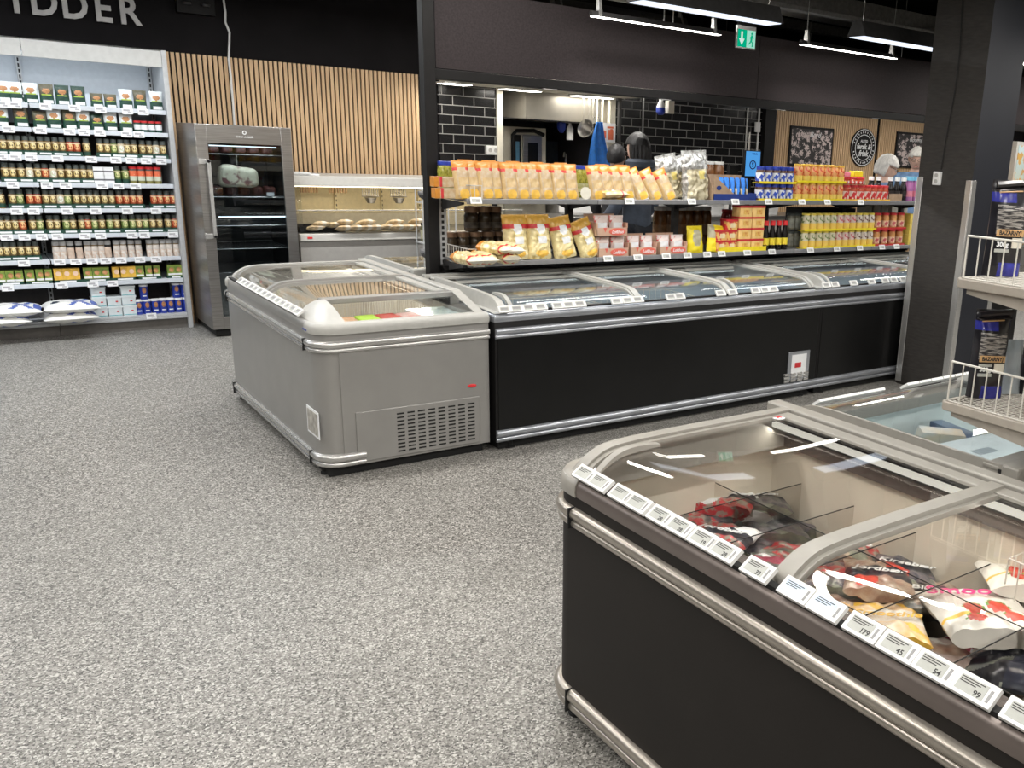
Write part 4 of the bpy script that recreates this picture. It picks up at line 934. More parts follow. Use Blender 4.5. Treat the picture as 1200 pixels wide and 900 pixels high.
for z in (1.16, 1.05): m.tube([(3.2, 7.7, z), (3.5, 7.7, z), (3.5, 7.85, z), (3.2, 7.85, z)], .004, n=5, closed=True)
for i in range(12): m.tube([(3.2+i*.027, 7.7, 1.05), (3.2+i*.027, 7.7, 1.16)], .003, n=4)
for (x, y) in ((3.2, 7.7), (3.5, 7.7), (3.5, 7.85), (3.2, 7.85)): m.tube([(x, y, 0), (x, y, 1.16)], .006, n=6)
under(t, m, 'wire_frame', SHELFG)
under(t, MB().box(3.19, 3.51, 7.69, 7.86, .70, .715), 'rack_shelf', SHELFG, bevel=.002)
for i in range(2): 
    j = jar('preserve_jar', .045, .16, .02, [pm('green_preserve', (.12, .12, .05), .3), pm('greenish_label', (.42, .4, .28), .5), FRAMEB]); j.location = (3.25+.1*i, 7.77, .716); tag(j, 'tall preserve jar on the wire rack shelf, %s one' % ('left', 'right')[i], 'jar', 'jars on the wire rack')

# ------------------------------------------------------------------ kitchen
t = thing('extractor_hood', 'stainless steel extractor hood in the kitchen alcove', 'hood', (5.2, 9.1, 1.84))
hY = WY+.02
m = MB().prism([(4.83, hY, 1.83), (5.84, hY, 1.83), (5.84, hY, 2.12), (4.83, hY, 2.12)], (0, 1.0, 0))
m.prism([(4.53, hY+.5, 1.85), (4.83, hY, 1.83), (4.83, hY+1.0, 1.83), (4.53, hY+1.0, 1.85)], (0, 0, .285))
under(t, m, 'hood_shell', STEELH, smooth=False)
under(t, MB().box(4.53, 5.84, hY+.0, hY+.02, 1.818, 1.832), 'lower_lip', FRAMEB, smooth=False)
for x in (5.46, 5.53, 5.58, 5.63, 5.70, 5.79):
    tag(MB().tube([(x, WY-.1, 0 if x in (5.79, 5.70) else 1.82), (x, WY-.1, 2.15)], .011).build('kitchen_pipe', CREAM if x > 5.6 else STEELH), 'vertical pale pipe by the hood, %s from the left' % ordw([5.46, 5.53, 5.58, 5.63, 5.70, 5.79].index(x)+1), 'pipe', 'vertical pipes beside the hood')
tag(MB().tube([(5.91, WY-.12, 0), (5.91, WY-.12, 2.15)], .024).build('grey_pipe', DUCT), 'thick grey vertical pipe between the hood and the black tiles', 'pipe')
# tall cream cabinet / oven
oY = 9.3
p0 = onY(590, 142, oY); p1 = onY(640, 148, oY); 
t = thing('combi_oven', 'pale kitchen oven with black handle and glass door under the hood', 'oven', (p0.x+.3, oY, 0))
under(t, MB().box(p0.x, p1.x, oY, oY+.6, .1, p0.z-.05), 'oven_body', CREAM, bevel=.006)
a = onY(612, 158, oY); b = onY(634, 200, oY)
under(t, MB().box(a.x, b.x, oY-.02, oY, 1.1, a.z), 'oven_door', STEEL, bevel=.004)
under(t, MB().box(a.x+.06, b.x-.05, oY-.024, oY-.02, 1.2, a.z-.08), 'oven_window', GLBLK, smooth=False)
c = onY(604, 160, oY)
under(t, MB().box(c.x-.03, c.x+.05, oY-.03, oY, 1.25, c.z+.02).box(c.x-.015, c.x+.03, oY-.034, oY-.03, 1.32, c.z-.05, 1), 'control_panel', [FRAMEB, pm('panel_display', (.1, .25, .4), .3)], bevel=.004)
under(t, MB().tube([(c.x-.06, oY-.06, 1.28), (c.x-.06, oY-.06, c.z+.02), (c.x-.02, oY-.06, c.z+.06), (b.x-.12, oY-.06, c.z+.07), (b.x, oY-.06, c.z+.03)], .022), 'bent_handle', FRAMEB)
under(t, MB().box(p0.x+.1, p0.x+.42, oY-.25, oY-.02, 1.0, 1.335), 'black_tray_box', RUBB, bevel=.004)
tag(MB().box(4.56, 4.62, oY-.06, oY, 1.45, 1.65).build('soap_dispenser', CREAM, bevel=.008), 'cream wall dispenser beside the oven', 'dispenser')
o = MB().box(-.065, .065, -.02, 0, -.045, .045).build('wall_socket', WHITE, bevel=.005, loc=(4.42, WY-.03, 1.50)); tag(o, 'white double wall socket on the black tiles beside the oven', 'socket')
for dx in (-.03, .03): q = MB().lathe([(.02, 0), (.02, .003), (.016, .001)], 14).build('socket_face', MT['socket_grey'], o); q.location = (dx, -.021, 0); q.rotation_euler = (PI/2, 0, 0)
# blue-grey back board with tap
tag(MB().box(5.12, 5.84, 9.92, 9.97, 0, 1.62).build('splash_board', pm('blue_grey_board', (.045, .06, .08), .4, var=.1)), 'blue-grey splash board behind the kitchen tap', 'board')
pt = onY(663, 195, 9.5)
tag(MB().tube([(pt.x, 9.5, 1.05), (pt.x, 9.5, pt.z+.10), (pt.x-.02, 9.47, pt.z+.15), (pt.x-.08, 9.4, pt.z+.15), (pt.x-.10, 9.38, pt.z+.11)], .011).build('kitchen_tap', ALU), 'slim arched steel tap in the back kitchen', 'tap')
tag(MB().box(max(5.16, p1.x+.03), 5.84, 9.1, 9.74, 0, 1.18).box(max(5.14, p1.x+.02), 5.84, 9.07, 9.74, 1.18, 1.20, 1).build('back_sink_counter', [DG, STEEL], smooth=False), 'steel-topped sink counter in the kitchen alcove', 'counter')
# hanging ladles / bottle
p = onY(668, 153, 9.0)
tag(MB().lathe([(.035, 0), (.038, .01), (.038, .12), (.016, .16), (.014, .20)], 14, (p.x, 9.0, p.z-.10)).build('white_bottle', WHITE), 'white squeeze bottle hanging under the hood', 'bottle')
tag(MB().tube([(p.x, 9.0, p.z+.10), (p.x, 9.0, 1.83)], .003).build('bottle_hook', ALU), 'thin hook holding the white bottle under the hood', 'hook')
p = onY(658, 150, 9.05)
tag(MB().lathe([(.02, -.07), (.05, -.02), (.05, .03), (.02, .06)], 10, (p.x, 9.05, p.z+.02)).tube([(p.x, 9.05, p.z+.08), (p.x, 9.05, 1.83)], .003).build('blue_cloth_ball', BLUE), 'dark blue sponge hanging left of the white bottle', 'sponge')
p = onY(687, 152, 8.75)
m = MB().lathe([(.02, -.09), (.10, .05), (.095, .05), (.018, -.08)], 18)
o = m.build('steel_cone', STEEL, loc=(p.x+.02, 8.75, p.z)); o.rotation_euler = (.4, -1.25, 0); tag(o, 'steel cone lamp shade pointing left beside the blue apron', 'funnel')
tag(MB().tube([(p.x+.06, 8.75, p.z), (p.x+.09, 8.80, p.z+.06), (p.x+.09, 8.82, 1.85)], .004).build('cone_stay', ALU), 'thin steel stay above the cone beside the apron', 'stay')
# blue apron hanging
pa = onY(703, 143, 8.6); pb = onY(703, 208, 8.6)
def ap(u, v):
    w = .035+.105*min(1, (1-v)*1.6); z = pb.z-.1+(pa.z-pb.z+.1)*v
    return (pa.x+(u-.5)*2*w+.012*math.sin(v*6), 8.6+.02*math.sin(u*14+v*3)*(1-.5*v), z)
m = MB().grid(ap, 16, 20); m.grid(lambda u, v: tuple(Vector(ap(u, v))+Vector((0, .004, 0))), 16, 20, flip=True)
tag(m.build('blue_apron', BLUEL), 'bright blue apron hanging at the kitchen pipes', 'apron')
m = MB().tube([(pa.x, 8.6, pa.z-.01), (pa.x, 8.62, pa.z+.05), (pa.x, 8.74, pa.z+.05)], .004); tag(m.build('apron_hook', ALU), 'small hook above the blue apron', 'hook')
p = onY(705, 155, WY-.13)
o = MB().box(-.115, .115, 0, .008, -.10, .10).box(-.09, -.05, -.002, 0, -.08, .08, 1).box(.005, .085, -.002, 0, .045, .065, 1).box(.02, .085, -.002, 0, -.075, .03, 1).build('notice_board', [PAPER, pm('orange_red_print', (.70, .16, .07), .5)], loc=(p.x+.06, WY-.14, p.z)); tag(o, 'white notice with orange-red print behind the blue apron', 'notice')
for s in (-1, 1): q = MB().box(.0, .03, -.002, 0, -.05, .03).build('notice_print', MT['orange_red_print'], o); q.location = (-.04 if s < 0 else .045, -.002, .01*s)
# pull switches under the header
p = onY(780, 125, 6.6)
for i, (dx, mt, nm) in enumerate(((-.05, BLUE, 'dark blue plug hanging on a short cord below the header'), (.045, CREAM, 'cream pull box hanging on a rod below the header'))):
    m = MB().box(-.03, .03, -.025, .025, -.055, .05) if i else MB().lathe([(.02, -.07), (.04, -.05), (.04, -.01), (.02, .04), (.012, .06)], 12, mis=[0, 0, 1, 1, 1])
    m.tube([(0, 0, .05), (0, 0, .9)], .005, 1)
    tag(m.build('hanging_switch', [mt, WHITE], loc=(p.x+dx, 6.6, p.z)), nm, 'hanging switch')
# conduits on the right tiles
for x, z0, nm in ((Xat(875.5, WY-.05, 1.9), 1.45, 'thin grey conduit on the black tiles'), (Xat(889, WY-.05, 1.9), 1.3, 'white conduit at the edge of the black tiles')):
    tag(MB().tube([(x, WY-.045, z0), (x, WY-.045, 2.39)], .012).build('wall_conduit', ALU if z0 > 1.4 else WHITE), nm, 'conduit')
x = Xat(849, WY-.05, 1.7); tag(MB().tube([(x, WY-.5, 0), (x, WY-.5, 1.83)], .012).build('steel_rod', ALU), 'upright steel rod in front of the black tiles', 'rod')
p = onY(886.5, 149, WY-.05); tag(MB().box(-.04, .04, -.03, 0, -.06, .06).build('switch_box', WHITE, bevel=.004, loc=(p.x, WY-.055, p.z)), 'white switch box on the conduit beside the black pillar', 'switch')
# preparation counter between island and back wall
t = thing('preparation_counter', 'long steel serving counter on the kitchen side behind the island', 'counter', (5.2, 7.2, 0))
under(t, MB().box(4.36, 7.9, 7.5, 7.9, 0, .90), 'counter_body', WHM, smooth=False)
under(t, MB().box(4.33, 7.95, 7.45, 7.95, .90, .94), 'counter_top', STEEL, bevel=.004)
tag(MB().box(4.62, 4.92, 7.6, 7.85, .941, 1.18).build('white_machine', WHITE, bevel=.03), 'white rounded kitchen appliance on the steel counter', 'appliance')
for i, x in enumerate((5.1, 5.36, 5.62, 6.4, 6.8, 7.2)):
    m = MB(); rbox(m, .24, .2, 0, .11, 0, 1.08, .03); rbox(m, .27, .23, .11, .125, 0, 1, .03)
    tag(m.build('food_container', WHITE, loc=(x, 7.68, .941)), 'white lidded container on the kitchen counter, %s from the left' % ordw(i+1), 'container', 'white containers on the kitchen counter')
# loyalty screen
p = onY(882, 192, 7.0)
t = thing('payment_screen', 'bright blue touch screen on a dark stand behind the blue tins', 'screen', (p.x, 7.02, 0))
under(t, MB().box(p.x-.11, p.x+.11, 7.0, 7.03, p.z-.13, p.z+.13), 'screen_housing', FRAMEB, bevel=.006)
o = under(t, MB().box(p.x-.095, p.x+.095, 6.998, 7.0, p.z-.12, p.z+.12), 'display', lum('blue_screen', (.10, .42, .95), 1.3), smooth=False)
o = MB().lathe([(.045, 0), (.045, .002), (.034, .002), (.034, 0), (.045, 0)], 22).build('screen_mark', pm('navy', (.01, .03, .2), .5), t); o.location = (0, -.0225, p.z-.01); o.rotation_euler = (PI/2, 0, 0)
text('screen_letter', 'S', .06, MT['navy'], t, .001, (0, -.0235, p.z-.01), (PI/2, 0, 0), bold=.002)
text('screen_text', 'WINN', .026, MT['navy'], t, .001, (.02, -.0235, p.z+.095), (PI/2, 0, 0))
under(t, MB().box(p.x-.02, p.x+.02, 7.03, 7.06, .0, p.z), 'stand_pole', FRAMEB)
under(t, MB().box(p.x-.13, p.x+.13, 6.93, 7.15, 0, .02), 'stand_foot', FRAMEB)
tag(MB().box(-.06, .06, -.02, .02, -.15, .17).tube([(0, .01, -1.2), (0, .01, -.15)], .015).box(-.1, .1, -.1, .1, -1.305, -1.2).build('black_till_back', FRAMEB, bevel=.004, loc=(p.x-.19, 7.08, 1.305+.0)), 'black upright terminal on a pole left of the blue screen', 'terminal')
# posters and round sign on the slats
BOARD = chalk_mat('chalk_drawing', scale=13)
for i, (a, b, lab) in enumerate([((927, 147), (974, 195), 'black framed chalk drawing board left of the round sign'), ((1052, 154), (1079, 205), 'black framed chalk drawing board behind the shoppers')]):
    p0 = onY(*a, WY-.05); p1 = onY(*b, WY-.05)
    if i: x0, x1, z1, z0 = p0.x, p0.x+.78, p0.z, p0.z-.5
    else: x0, x1, z1, z0 = p0.x, p1.x, p0.z, p1.z-.01
    t = thing('picture_board', lab, 'wall board', ((x0+x1)/2, WY-.03, z0))
    under(t, MB().box(x0, x1, WY-.05, WY-.03, z0, z1), 'board_frame', FRAMEB, bevel=.003)
    under(t, MB().box(x0+.03, x1-.03, WY-.052, WY-.05, z0+.03, z1-.03), 'board_face', BOARD, smooth=False)
    text('board_title', 'Bord' if not i else 'Gourmet', .10 if not i else .09, PAPER, t, .001, (.05, -.024, z1-z0-.10), (PI/2, 0, 0), shear=.3)
p = onY(1012, 173, WY-.05)
t = thing('round_sign', 'round black and white sign on the oak slats', 'sign', (p.x, WY-.04, p.z))
o = MB().lathe([(.255, 0), (.255, .02)], 40).build('sign_disc', FRAMEB, t); o.rotation_euler = (PI/2, 0, 0); o.location = (0, .01, 0)
for r0_, r1_ in ((.245, .235), (.175, .165)):
    o = MB().lathe([(r0_, .02), (r0_, .022), (r1_, .022), (r1_, .02), (r0_, .02)], 40).build('sign_ring', PAPER, t); o.rotation_euler = (PI/2, 0, 0); o.location = (0, .01, 0)
text('sign_text', 'ALLTID', .045, PAPER, t, .001, (0, -.013, .085), (PI/2, 0, 0), bold=.001)
text('sign_text', 'fersk &', .10, PAPER, t, .001, (0, -.013, .01), (PI/2, 0, 0), shear=.2, bold=.003)
text('sign_text', 'frisk', .11, PAPER, t, .001, (0, -.013, -.08), (PI/2, 0, 0), shear=.2, bold=.003)
for k in range(26):
    a = PI*(.06+.88*(k/25)) ; 
    for s in (1, -1):
        if k % 2 == 0:
            o = MB().box(-.007, .007, 0, .001, -.012, .012).build('sign_letter', PAPER, t) if (k == 0 and s == 1) else None
            if o: LL = o
            else: o = LL.copy(); C.objects.link(o); o.parent = t
            o.location = (.205*math.cos(a), -.0125, s*.205*math.sin(a)); o.rotation_euler = (0, -(s*a-PI/2) if s > 0 else (a-PI/2), 0)
# ------------------------------------------------------------------ island shelving over the black freezers
GZ = (.906, 1.268); GF, GM, GB = 4.95, 5.30, 5.66
t = thing('island_shelving', 'two-tier grey shelving standing on the far freezer island', 'shelving', (4.5, GM, 0))
SHD = pm('grey_shelf_board', (.25, .25, .255), .4, metal=.3, var=.04)
ups = [2.32, 3.205, 4.09, 4.975, 5.86, 6.62]
for k, x in enumerate(ups):
    m = MB().box(x-.022, x+.022, GM-.018, GM+.018, .0, 1.275 if k else 1.30)
    if k == 0:
        for i in range(30): m.box(x-.010, x+.006, GM-.0195, GM-.018, .30+i*.0335, .318+i*.0335, 1)
    under(t, m, 'upright', [SHELFG if k == 0 else DUCT, RUBB], smooth=False)
    for z in GZ:
        m = MB()
        for s, Ye in ((-1, GF+.05), (1, GB-.05)):
            m.prism([(x-.008, GM, z-.02), (x-.008, Ye, z-.02), (x-.008, Ye, z-.032), (x-.008, GM, z-.085)], (.016, 0, 0))
        under(t, m, 'shelf_bracket', DUCT, smooth=False)
    m = MB().prism([(x-.05, GF+.25, .86), (x+.05, GF+.25, .86), (x+.022, GF+.25, .825), (x-.022, GF+.25, .825)], (0, .1, 0)); under(t, m, 'bracket_foot', FRAMEB, smooth=False)
for a, b in zip(ups, ups[1:]):
    for z in GZ:
        under(t, MB().box(a+.002, b-.002, GF+.012, GB-.012, z-.016, z).box(a+.002, b-.002, GF, GF+.012, z-.026, z+.004).box(a+.002, b-.002, GB-.012, GB, z-.026, z+.004), 'shelf_board', SHD, bevel=.003)
under(t, MB().box(2.29, 6.62, 5.20, 5.36, .70, .835), 'base_beam', FRAMEB, smooth=False)
def fence(name, parent, P, hgt, st=.034, r=.0022, mat=WIREM):
    m = MB(); P = [Vector(p) for p in P]; m.tube([P[0]]+[p+Vector((0, 0, hgt)) for p in P]+[P[-1]], r*1.5, n=6)
    for a, b in zip(P, P[1:]):
        n = max(1, int((b-a).length/st))
        for i in range(1, n): q = a+(b-a)*i/n; m.tube([q, q+Vector((0, 0, hgt))], r, n=5)
    m.tube(P, r, n=5); o = m.build(name, mat, parent); return o
def ufence(t, P, hgt, **k): o = fence('wire_guard', t, P, hgt, **k); o.location = -Vector(t.location); return o
ufence(t, [(2.335, GM-.02, GZ[0]+.002), (2.335, GF+.02, GZ[0]+.002), (2.42, GF+.012, GZ[0]+.002)], .075)
ufence(t, [(2.335, GM-.02, GZ[1]+.002), (2.335, GF+.02, GZ[1]+.002), (2.42, GF+.012, GZ[1]+.002)], .075)
gt = MB().box(-.035, .035, -.004, 0, -.019, .019).box(-.026, .024, -.0046, -.004, -.010, .011, 1).box(.0, .02, -.005, -.0046, -.008, .004, 2).build('price_tag', [WHITE, EPAPER, INKG], t, bevel=.001); first = True
for z, L in ((GZ[1], [558, 738, 811, 862, 901, 940, 970, 1009]), (GZ[0], [561, 713, 748, 781, 806, 829, 846, 876, 905, 950, 981, 1008, 1034, 1051])):
    for px in L:
        o = gt if first else gt.copy()
        if not first: C.objects.link(o); o.parent = t
        first = False; o.location = (Xat(px, GF-.01, z)-4.5, GF-.006-GM, z-.006); o.rotation_euler = (-.35, 0, 0)
U, Lw = GZ[1]+.001, GZ[0]+.001
def gx(px, z=1.35, Y=GF+.05): return Xat(px, Y, z)
# pasta bags on the upper shelf
G1 = 'orange-topped pasta bags on the upper shelf'
L = [(543, 0), (556, .02), (571, 0), (583, .02), (599, 0), (613, 0), (626, 0), (641, 0), (656, 0), (670, 0), (701, .0), (713, 0), (725, 0), (737, 0), (756, 0), (772, 0), (788, 0)]
for i, (px, y) in enumerate(L):
    ln = .10 if i < 10 else (.2 if i < 14 else .45)
    sc = (1.0, 1, 1) if i not in (2,) else (1.1, 1, 1)
    o = PB.put((gx(px, 1.36)-(.0 if i < 14 else .01), GF+.05+y, U), random.uniform(-.08, .08), 'pasta bag with orange top and red band, %s from the left on the upper shelf' % ordw(i+1), G1, scale=(sc[0], 1, 1.0 if i < 10 else .93))
    o.rotation_euler = (-.20-(0 if i < 14 else .1), (-.02 if i < 10 else (-.10 if i < 14 else -.36)), random.uniform(-.08, .08)); o.scale = (1.14, 1, 1.0 if i < 14 else 1.0)
for i, (px, y) in enumerate([(548, .16), (576, .16), (604, .16), (632, .16), (660, .16), (707, .16), (731, .16)]):
    o = PB.put((gx(px, 1.36, GF+.2), GF+.05+y, U), 0, 'pasta bag in the second row behind the front bags, %s from the left' % ordw(i+1), 'second row of pasta bags')
    o.rotation_euler = (-.12, 0, 0)
# lying pasta packs at far left
for i, (z, yy) in enumerate(((0, 0), (.062, .015))):
    m = MB(); rbox(m, .17, .06, 0, .056, 0, .96, .012); m.box(-.052, -.035, -.031, .031, .001, .0575, 1); m.box(-.085, -.055, -.0305, .0305, .001, .057, 2)
    o = m.build('spaghetti_pack', [PASTAW, RED, ORNG], bevel=.003, loc=(gx(527, 1.3), GF+.08+yy, U+z)); tag(o, 'spaghetti pack lying at the left end of the upper shelf, %s one' % ('lower', 'upper')[i], 'pasta pack')
o = NB; 
lp = bag('lying_pasta_pack', .12, .19, .05, mf_nest, [PASTAW, RED, PAPER, PASTA, YOLK], 14, 16, .003, 15); lp.location = (gx(682, 1.3)+.14, GF+.05, U+.028); lp.rotation_euler = (PI/2+.05, PI, PI/2); tag(lp, 'flat pasta pack lying below the olive jars on the upper shelf', 'pasta pack')
o = MB().lathe([(.038, 0), (.038, .003)], 20).build('round_shelf_label', CREAM, loc=(gx(683, 1.3), GF+.018, U+.040)); o.rotation_euler = (PI/2-.1, 0, 0); tag(o, 'round cream shelf label in front of the lying pasta pack', 'label')
# olive jars with blue lids
OLIV = pm('green_olives_in_glass', (.34, .33, .06), .15, col2=(.10, .11, .01), scale=30, thr=(.4, .55)); 
oj = jar('olive_jar', .034, .20, .022, [OLIV, pm('olive_label', (.30, .30, .06), .4, col2=(.55, .55, .40), scale=30), BLUE], lab=(.2, .5)); OJ = Proto(tag(oj, 'x', 'olive jar'))
for i, px in enumerate([518.5, 525, 533, 634, 679, 685, 691.5]):
    OJ.put((gx(px, 1.4, GF+.26), GF+.25, U), 0, 'olive jar with blue lid, %s' % ['far left beside the post', 'second from the post', 'third from the post', 'behind the middle pasta bags', 'left of the trio in the gap', 'middle of the trio in the gap', 'right of the trio in the gap'][i], 'blue-lidded olive jars')
# clear snack bags
for i, (px, y, rz, ry, s) in enumerate([(783, .20, .1, -.18, .9), (797, .20, -.05, -.22, .88), (815, .08, 0, -.06, 1.0)]):
    o = CB.put((gx(px, 1.3, GF+y)+(.02 if i < 2 else 0), GF+y, U), rz, 'clear crinkled snack bag, %s' % ['leftmost and half hidden', 'middle one leaning left', 'tallest one at the right'][i], 'clear snack bags on the upper shelf', scale=s); o.rotation_euler = (-.06, ry, rz)
# brown jars behind and card display with blue sachets
BRJ = pm('brown_pickles_in_glass', (.22, .09, .03), .15, col2=(.06, .025, .01), scale=24)
bj = jar('brown_jar', .05, .21, .02, [BRJ, pm('brown_label', (.20, .10, .04), .4, var=.3), pm('white_lid', (.6, .6, .58), .4)], lab=(.3, .6)); BJ = Proto(tag(bj, 'x', 'jar'))
for i, px in enumerate((829, 840.5)): BJ.put((gx(px, 1.42, GF+.42), GF+.42, U+.045), 0, 'tall brown jar with white lid behind the display box, %s one' % ('left', 'right')[i], 'jar' and 'brown jars behind the card display')
tag(MB().box(-.2, .2, -.12, .12, 0, .043).build('riser_box', FRAMEB, loc=(gx(835, 1.3, GF+.42), GF+.42, U)), 'black riser box under the tall brown jars', 'riser')
CARD = pm('brown_card', (.40, .27, .17), .7, var=.08); NAVY = pm('navy_print', (.015, .04, .22), .4)
x0, x1 = gx(832, 1.3), gx(882, 1.3)
t = thing('display_carton', 'blue and brown card display box right of the snack bags', 'display box', ((x0+x1)/2, GF+.1, U))
wd = x1-x0
m = MB().box(-wd/2, wd/2, -.09, -.086, 0, .045, 1).box(-wd/2, wd/2, .086, .09, 0, .17).box(-wd/2, wd/2, -.09, .09, 0, .003)
m.prism([(-wd/2, -.09, 0), (-wd/2, .09, 0), (-wd/2, .09, .17), (-wd/2, -.02, .17), (-wd/2, -.09, .05)], (.003, 0, 0), 0).box(wd/2-.003, wd/2, -.09, .09, 0, .05, 1)
m.prism([(-wd/2, -.088, .045), (-wd/2, -.086, .17), (-wd/2+.19, -.086, .045)], (0, .003, 0), 0)
m.build('tray', [CARD, NAVY], t, smooth=False)
m = MB().lathe([(.022, 0), (.022, .001)], 20, sy=.7).build('carton_logo', NAVY, t); m.location = (-wd/2+.045, -.0895, .085); m.rotation_euler = (PI/2, 0, 0)
SK = bag('blue_sachet', .075, .15, .028, lambda u, v: 3 if v < .18 else (1 if abs(u-.3-.3*v) < .10 else (2 if (v < .5 and u > .35) else 0)), [BLUEL, INK, pm('cream_print', (.75, .65, .45), .4), YOLK], 12, 16, .002, 6); SK = Proto(tag(SK, 'x', 'sachet'))
for i in range(5):
    o = SK.put(((x0+x1)/2-.05+.056*i-.02, GF+.06+.006*i, U+.006), .1, 'blue and cream snack sachet, %s from the left in the card display' % ordw(i+1), 'blue sachets in the card display'); o.rotation_euler = (-.2, .12, .15)
# blue tins row
def packjar(name, r, h, body, lab, lid, lidh=.018, lb=(.12, .78)): return Proto(tag(jar(name, r, h, lidh, [body, lab, lid], lab=lb, n=14), 'x', 'jar'))
SPB = packjar('spread_jar', .034, .115, pm('brown_spread', (.10, .04, .02), .3), pm('white_blue_label', (.75, .76, .78), .4, col2=(.02, .07, .45), scale=28, thr=(.45, .5)), BLUE, .024)
def rows(P, L, lab, grp, y=0, Y=GF+.06):
    for i, (x, z, w) in enumerate(L): P.put((x, Y+y, z), random.uniform(-.3, .3), lab % w, grp)
def lin(a, b, n): return [a+(b-a)*i/(n-1) for i in range(n)]
def pack(proto, px0, px1, n, z0, nl, h, lab, grp, zc, Y=GF+.055, film=YELL, r=.036, back=True):
    a, b = Xat(px0, Y, zc), Xat(px1, Y, zc)
    for l in range(nl):
        z = z0+l*(h+.006)
        o = MB().box(a-r-.002, b+r+.002, Y-r-.003, Y+r+.003, z, z+.004).box(a-r-.002, b+r+.002, Y-r-.004, Y-r-.002, z, z+.016).build('carton_sheet', film)
        tag(o, '%s card sheet under the %s layer of %s' % ('yellow' if film in (YELL, YOLK) else 'red' if film is RED else 'brown', ('lower', 'upper')[l], grp), 'card sheet')
        for i, x in enumerate(lin(a, b, n)):
            proto.put((x, Y, z+.005), 0, lab % (ordw(i+1), ('lower', 'upper')[l]), grp)
pack(SPB, 890, 924, 5, U, 2, .115, 'blue-lidded spread jar, %s from the left in the %s layer', 'blue-lidded spread jars', 1.35)
SAL = packjar('salsa_jar', .036, .128, pm('red_salsa', (.72, .34, .12), .25, col2=(.60, .06, .03), scale=32, thr=(.44, .5)), pm('golden_salsa_label', (.82, .60, .12), .4, var=.08), YOLK, .014, (.03, .40))
pack(SAL, 934, 983, 7, U, 2, .128, 'orange salsa jar, %s from the left in the %s layer', 'orange salsa jars', 1.38)
RDJ = packjar('red_lid_sauce_jar', .034, .118, pm('tomato_sauce', (.45, .07, .03), .2), pm('red_white_label', (.78, .70, .62), .4, col2=(.55, .03, .03), scale=26, thr=(.45, .5)), RED, .018, (.1, .7))
pack(RDJ, 990, 1008, 3, U, 1, .118, 'red-lidded sauce jar, %s from the left in the %s layer', 'first group of red-lidded sauce jars', 1.33, film=YOLK)
pack(RDJ, 1016, 1036, 4, U, 1, .118, 'red-lidded sauce jar nearer the column, %s from the left in the %s layer', 'second group of red-lidded sauce jars', 1.33, film=YOLK)
DIP = Proto(tag(jar('dip_jar', .036, .055, .016, [MT['tomato_sauce'], MT['red_white_label'], RED], n=14), 'x', 'jar'))
for i, px in enumerate((990, 999, 1008)): DIP.put((Xat(px, GF+.055, 1.42), GF+.055, U+.127), 0, 'small red dip jar stacked on the sauce jars, %s from the left' % ordw(i+1), 'small dip jars')
tag(MB().box(-.05, .05, -.03, .03, 0, .045).build('yellow_packet', YELL, bevel=.004, loc=(Xat(1003, GF+.12, 1.46), GF+.12, U+.184)), 'bright yellow packet lying on the small dip jars', 'packet')
tag(MB().box(-.045, .045, -.03, .03, 0, .035).build('pink_packet', pm('pink_card', (.75, .25, .32), .5), bevel=.004, loc=(Xat(992, GF+.12, 1.46)-.03, GF+.12, U+.184)), 'pink packet on the small dip jars beside the yellow one', 'packet')
# black bottles in brown card + pink packs
def bottle(name, r, h, mats, capc=1, neck=.36):
    return MB().lathe([(r*.9, 0), (r, .006), (r, h*.18), (r*1.02, h*.18), (r*1.02, h*.42), (r, h*.42), (r, h*.55), (r*neck, h*.74), (r*neck, h*.84), (r*neck*1.25, h*.84), (r*neck*1.2, h)], 14, mis=[0, 0, 0, 2, 2, 0, 0, 0, 1, 1, 1]).build(name, mats)
DB = Proto(tag(bottle('dark_bottle', .030, .185, [pm('dark_liquid', (.01, .008, .008), .15), WHITE, pm('black_gold_label', (.02, .015, .015), .4, col2=(.5, .3, .1), scale=30, thr=(.28, .34))], neck=.6), 'x', 'bottle'))
for i, px in enumerate([1026, 1034.5, 1043, 1051, 1058.5]): DB.put((Xat(px, GF+.07, 1.38), GF+.07+.05*(i < 2), U+.005), 0, 'black bottle with white cap, %s from the left near the column' % ordw(i+1), 'black white-capped bottles')
tag(MB().box(Xat(1042, GF+.03, 1.3), Xat(1057, GF+.03, 1.3), GF+.03, GF+.034, U, U+.06).build('card_front', CARD), 'brown card strip in front of the black bottles', 'card')
PK = Proto(tag(bottle('pink_bottle', .036, .20, [pm('pink_purple_label', (.62, .22, .45), .3, col2=(.30, .12, .35), scale=16), pm('sky_blue_cap', (.18, .50, .70), .4), MT['pink_card']], neck=.8), 'x', 'bottle'))
for i, px in enumerate([1065, 1073]): PK.put((Xat(px, GF+.07, 1.38), GF+.07, U), 0, 'pink bottle with light blue cap beside the column, %s one' % ('left', 'right')[i], 'pink bottles')
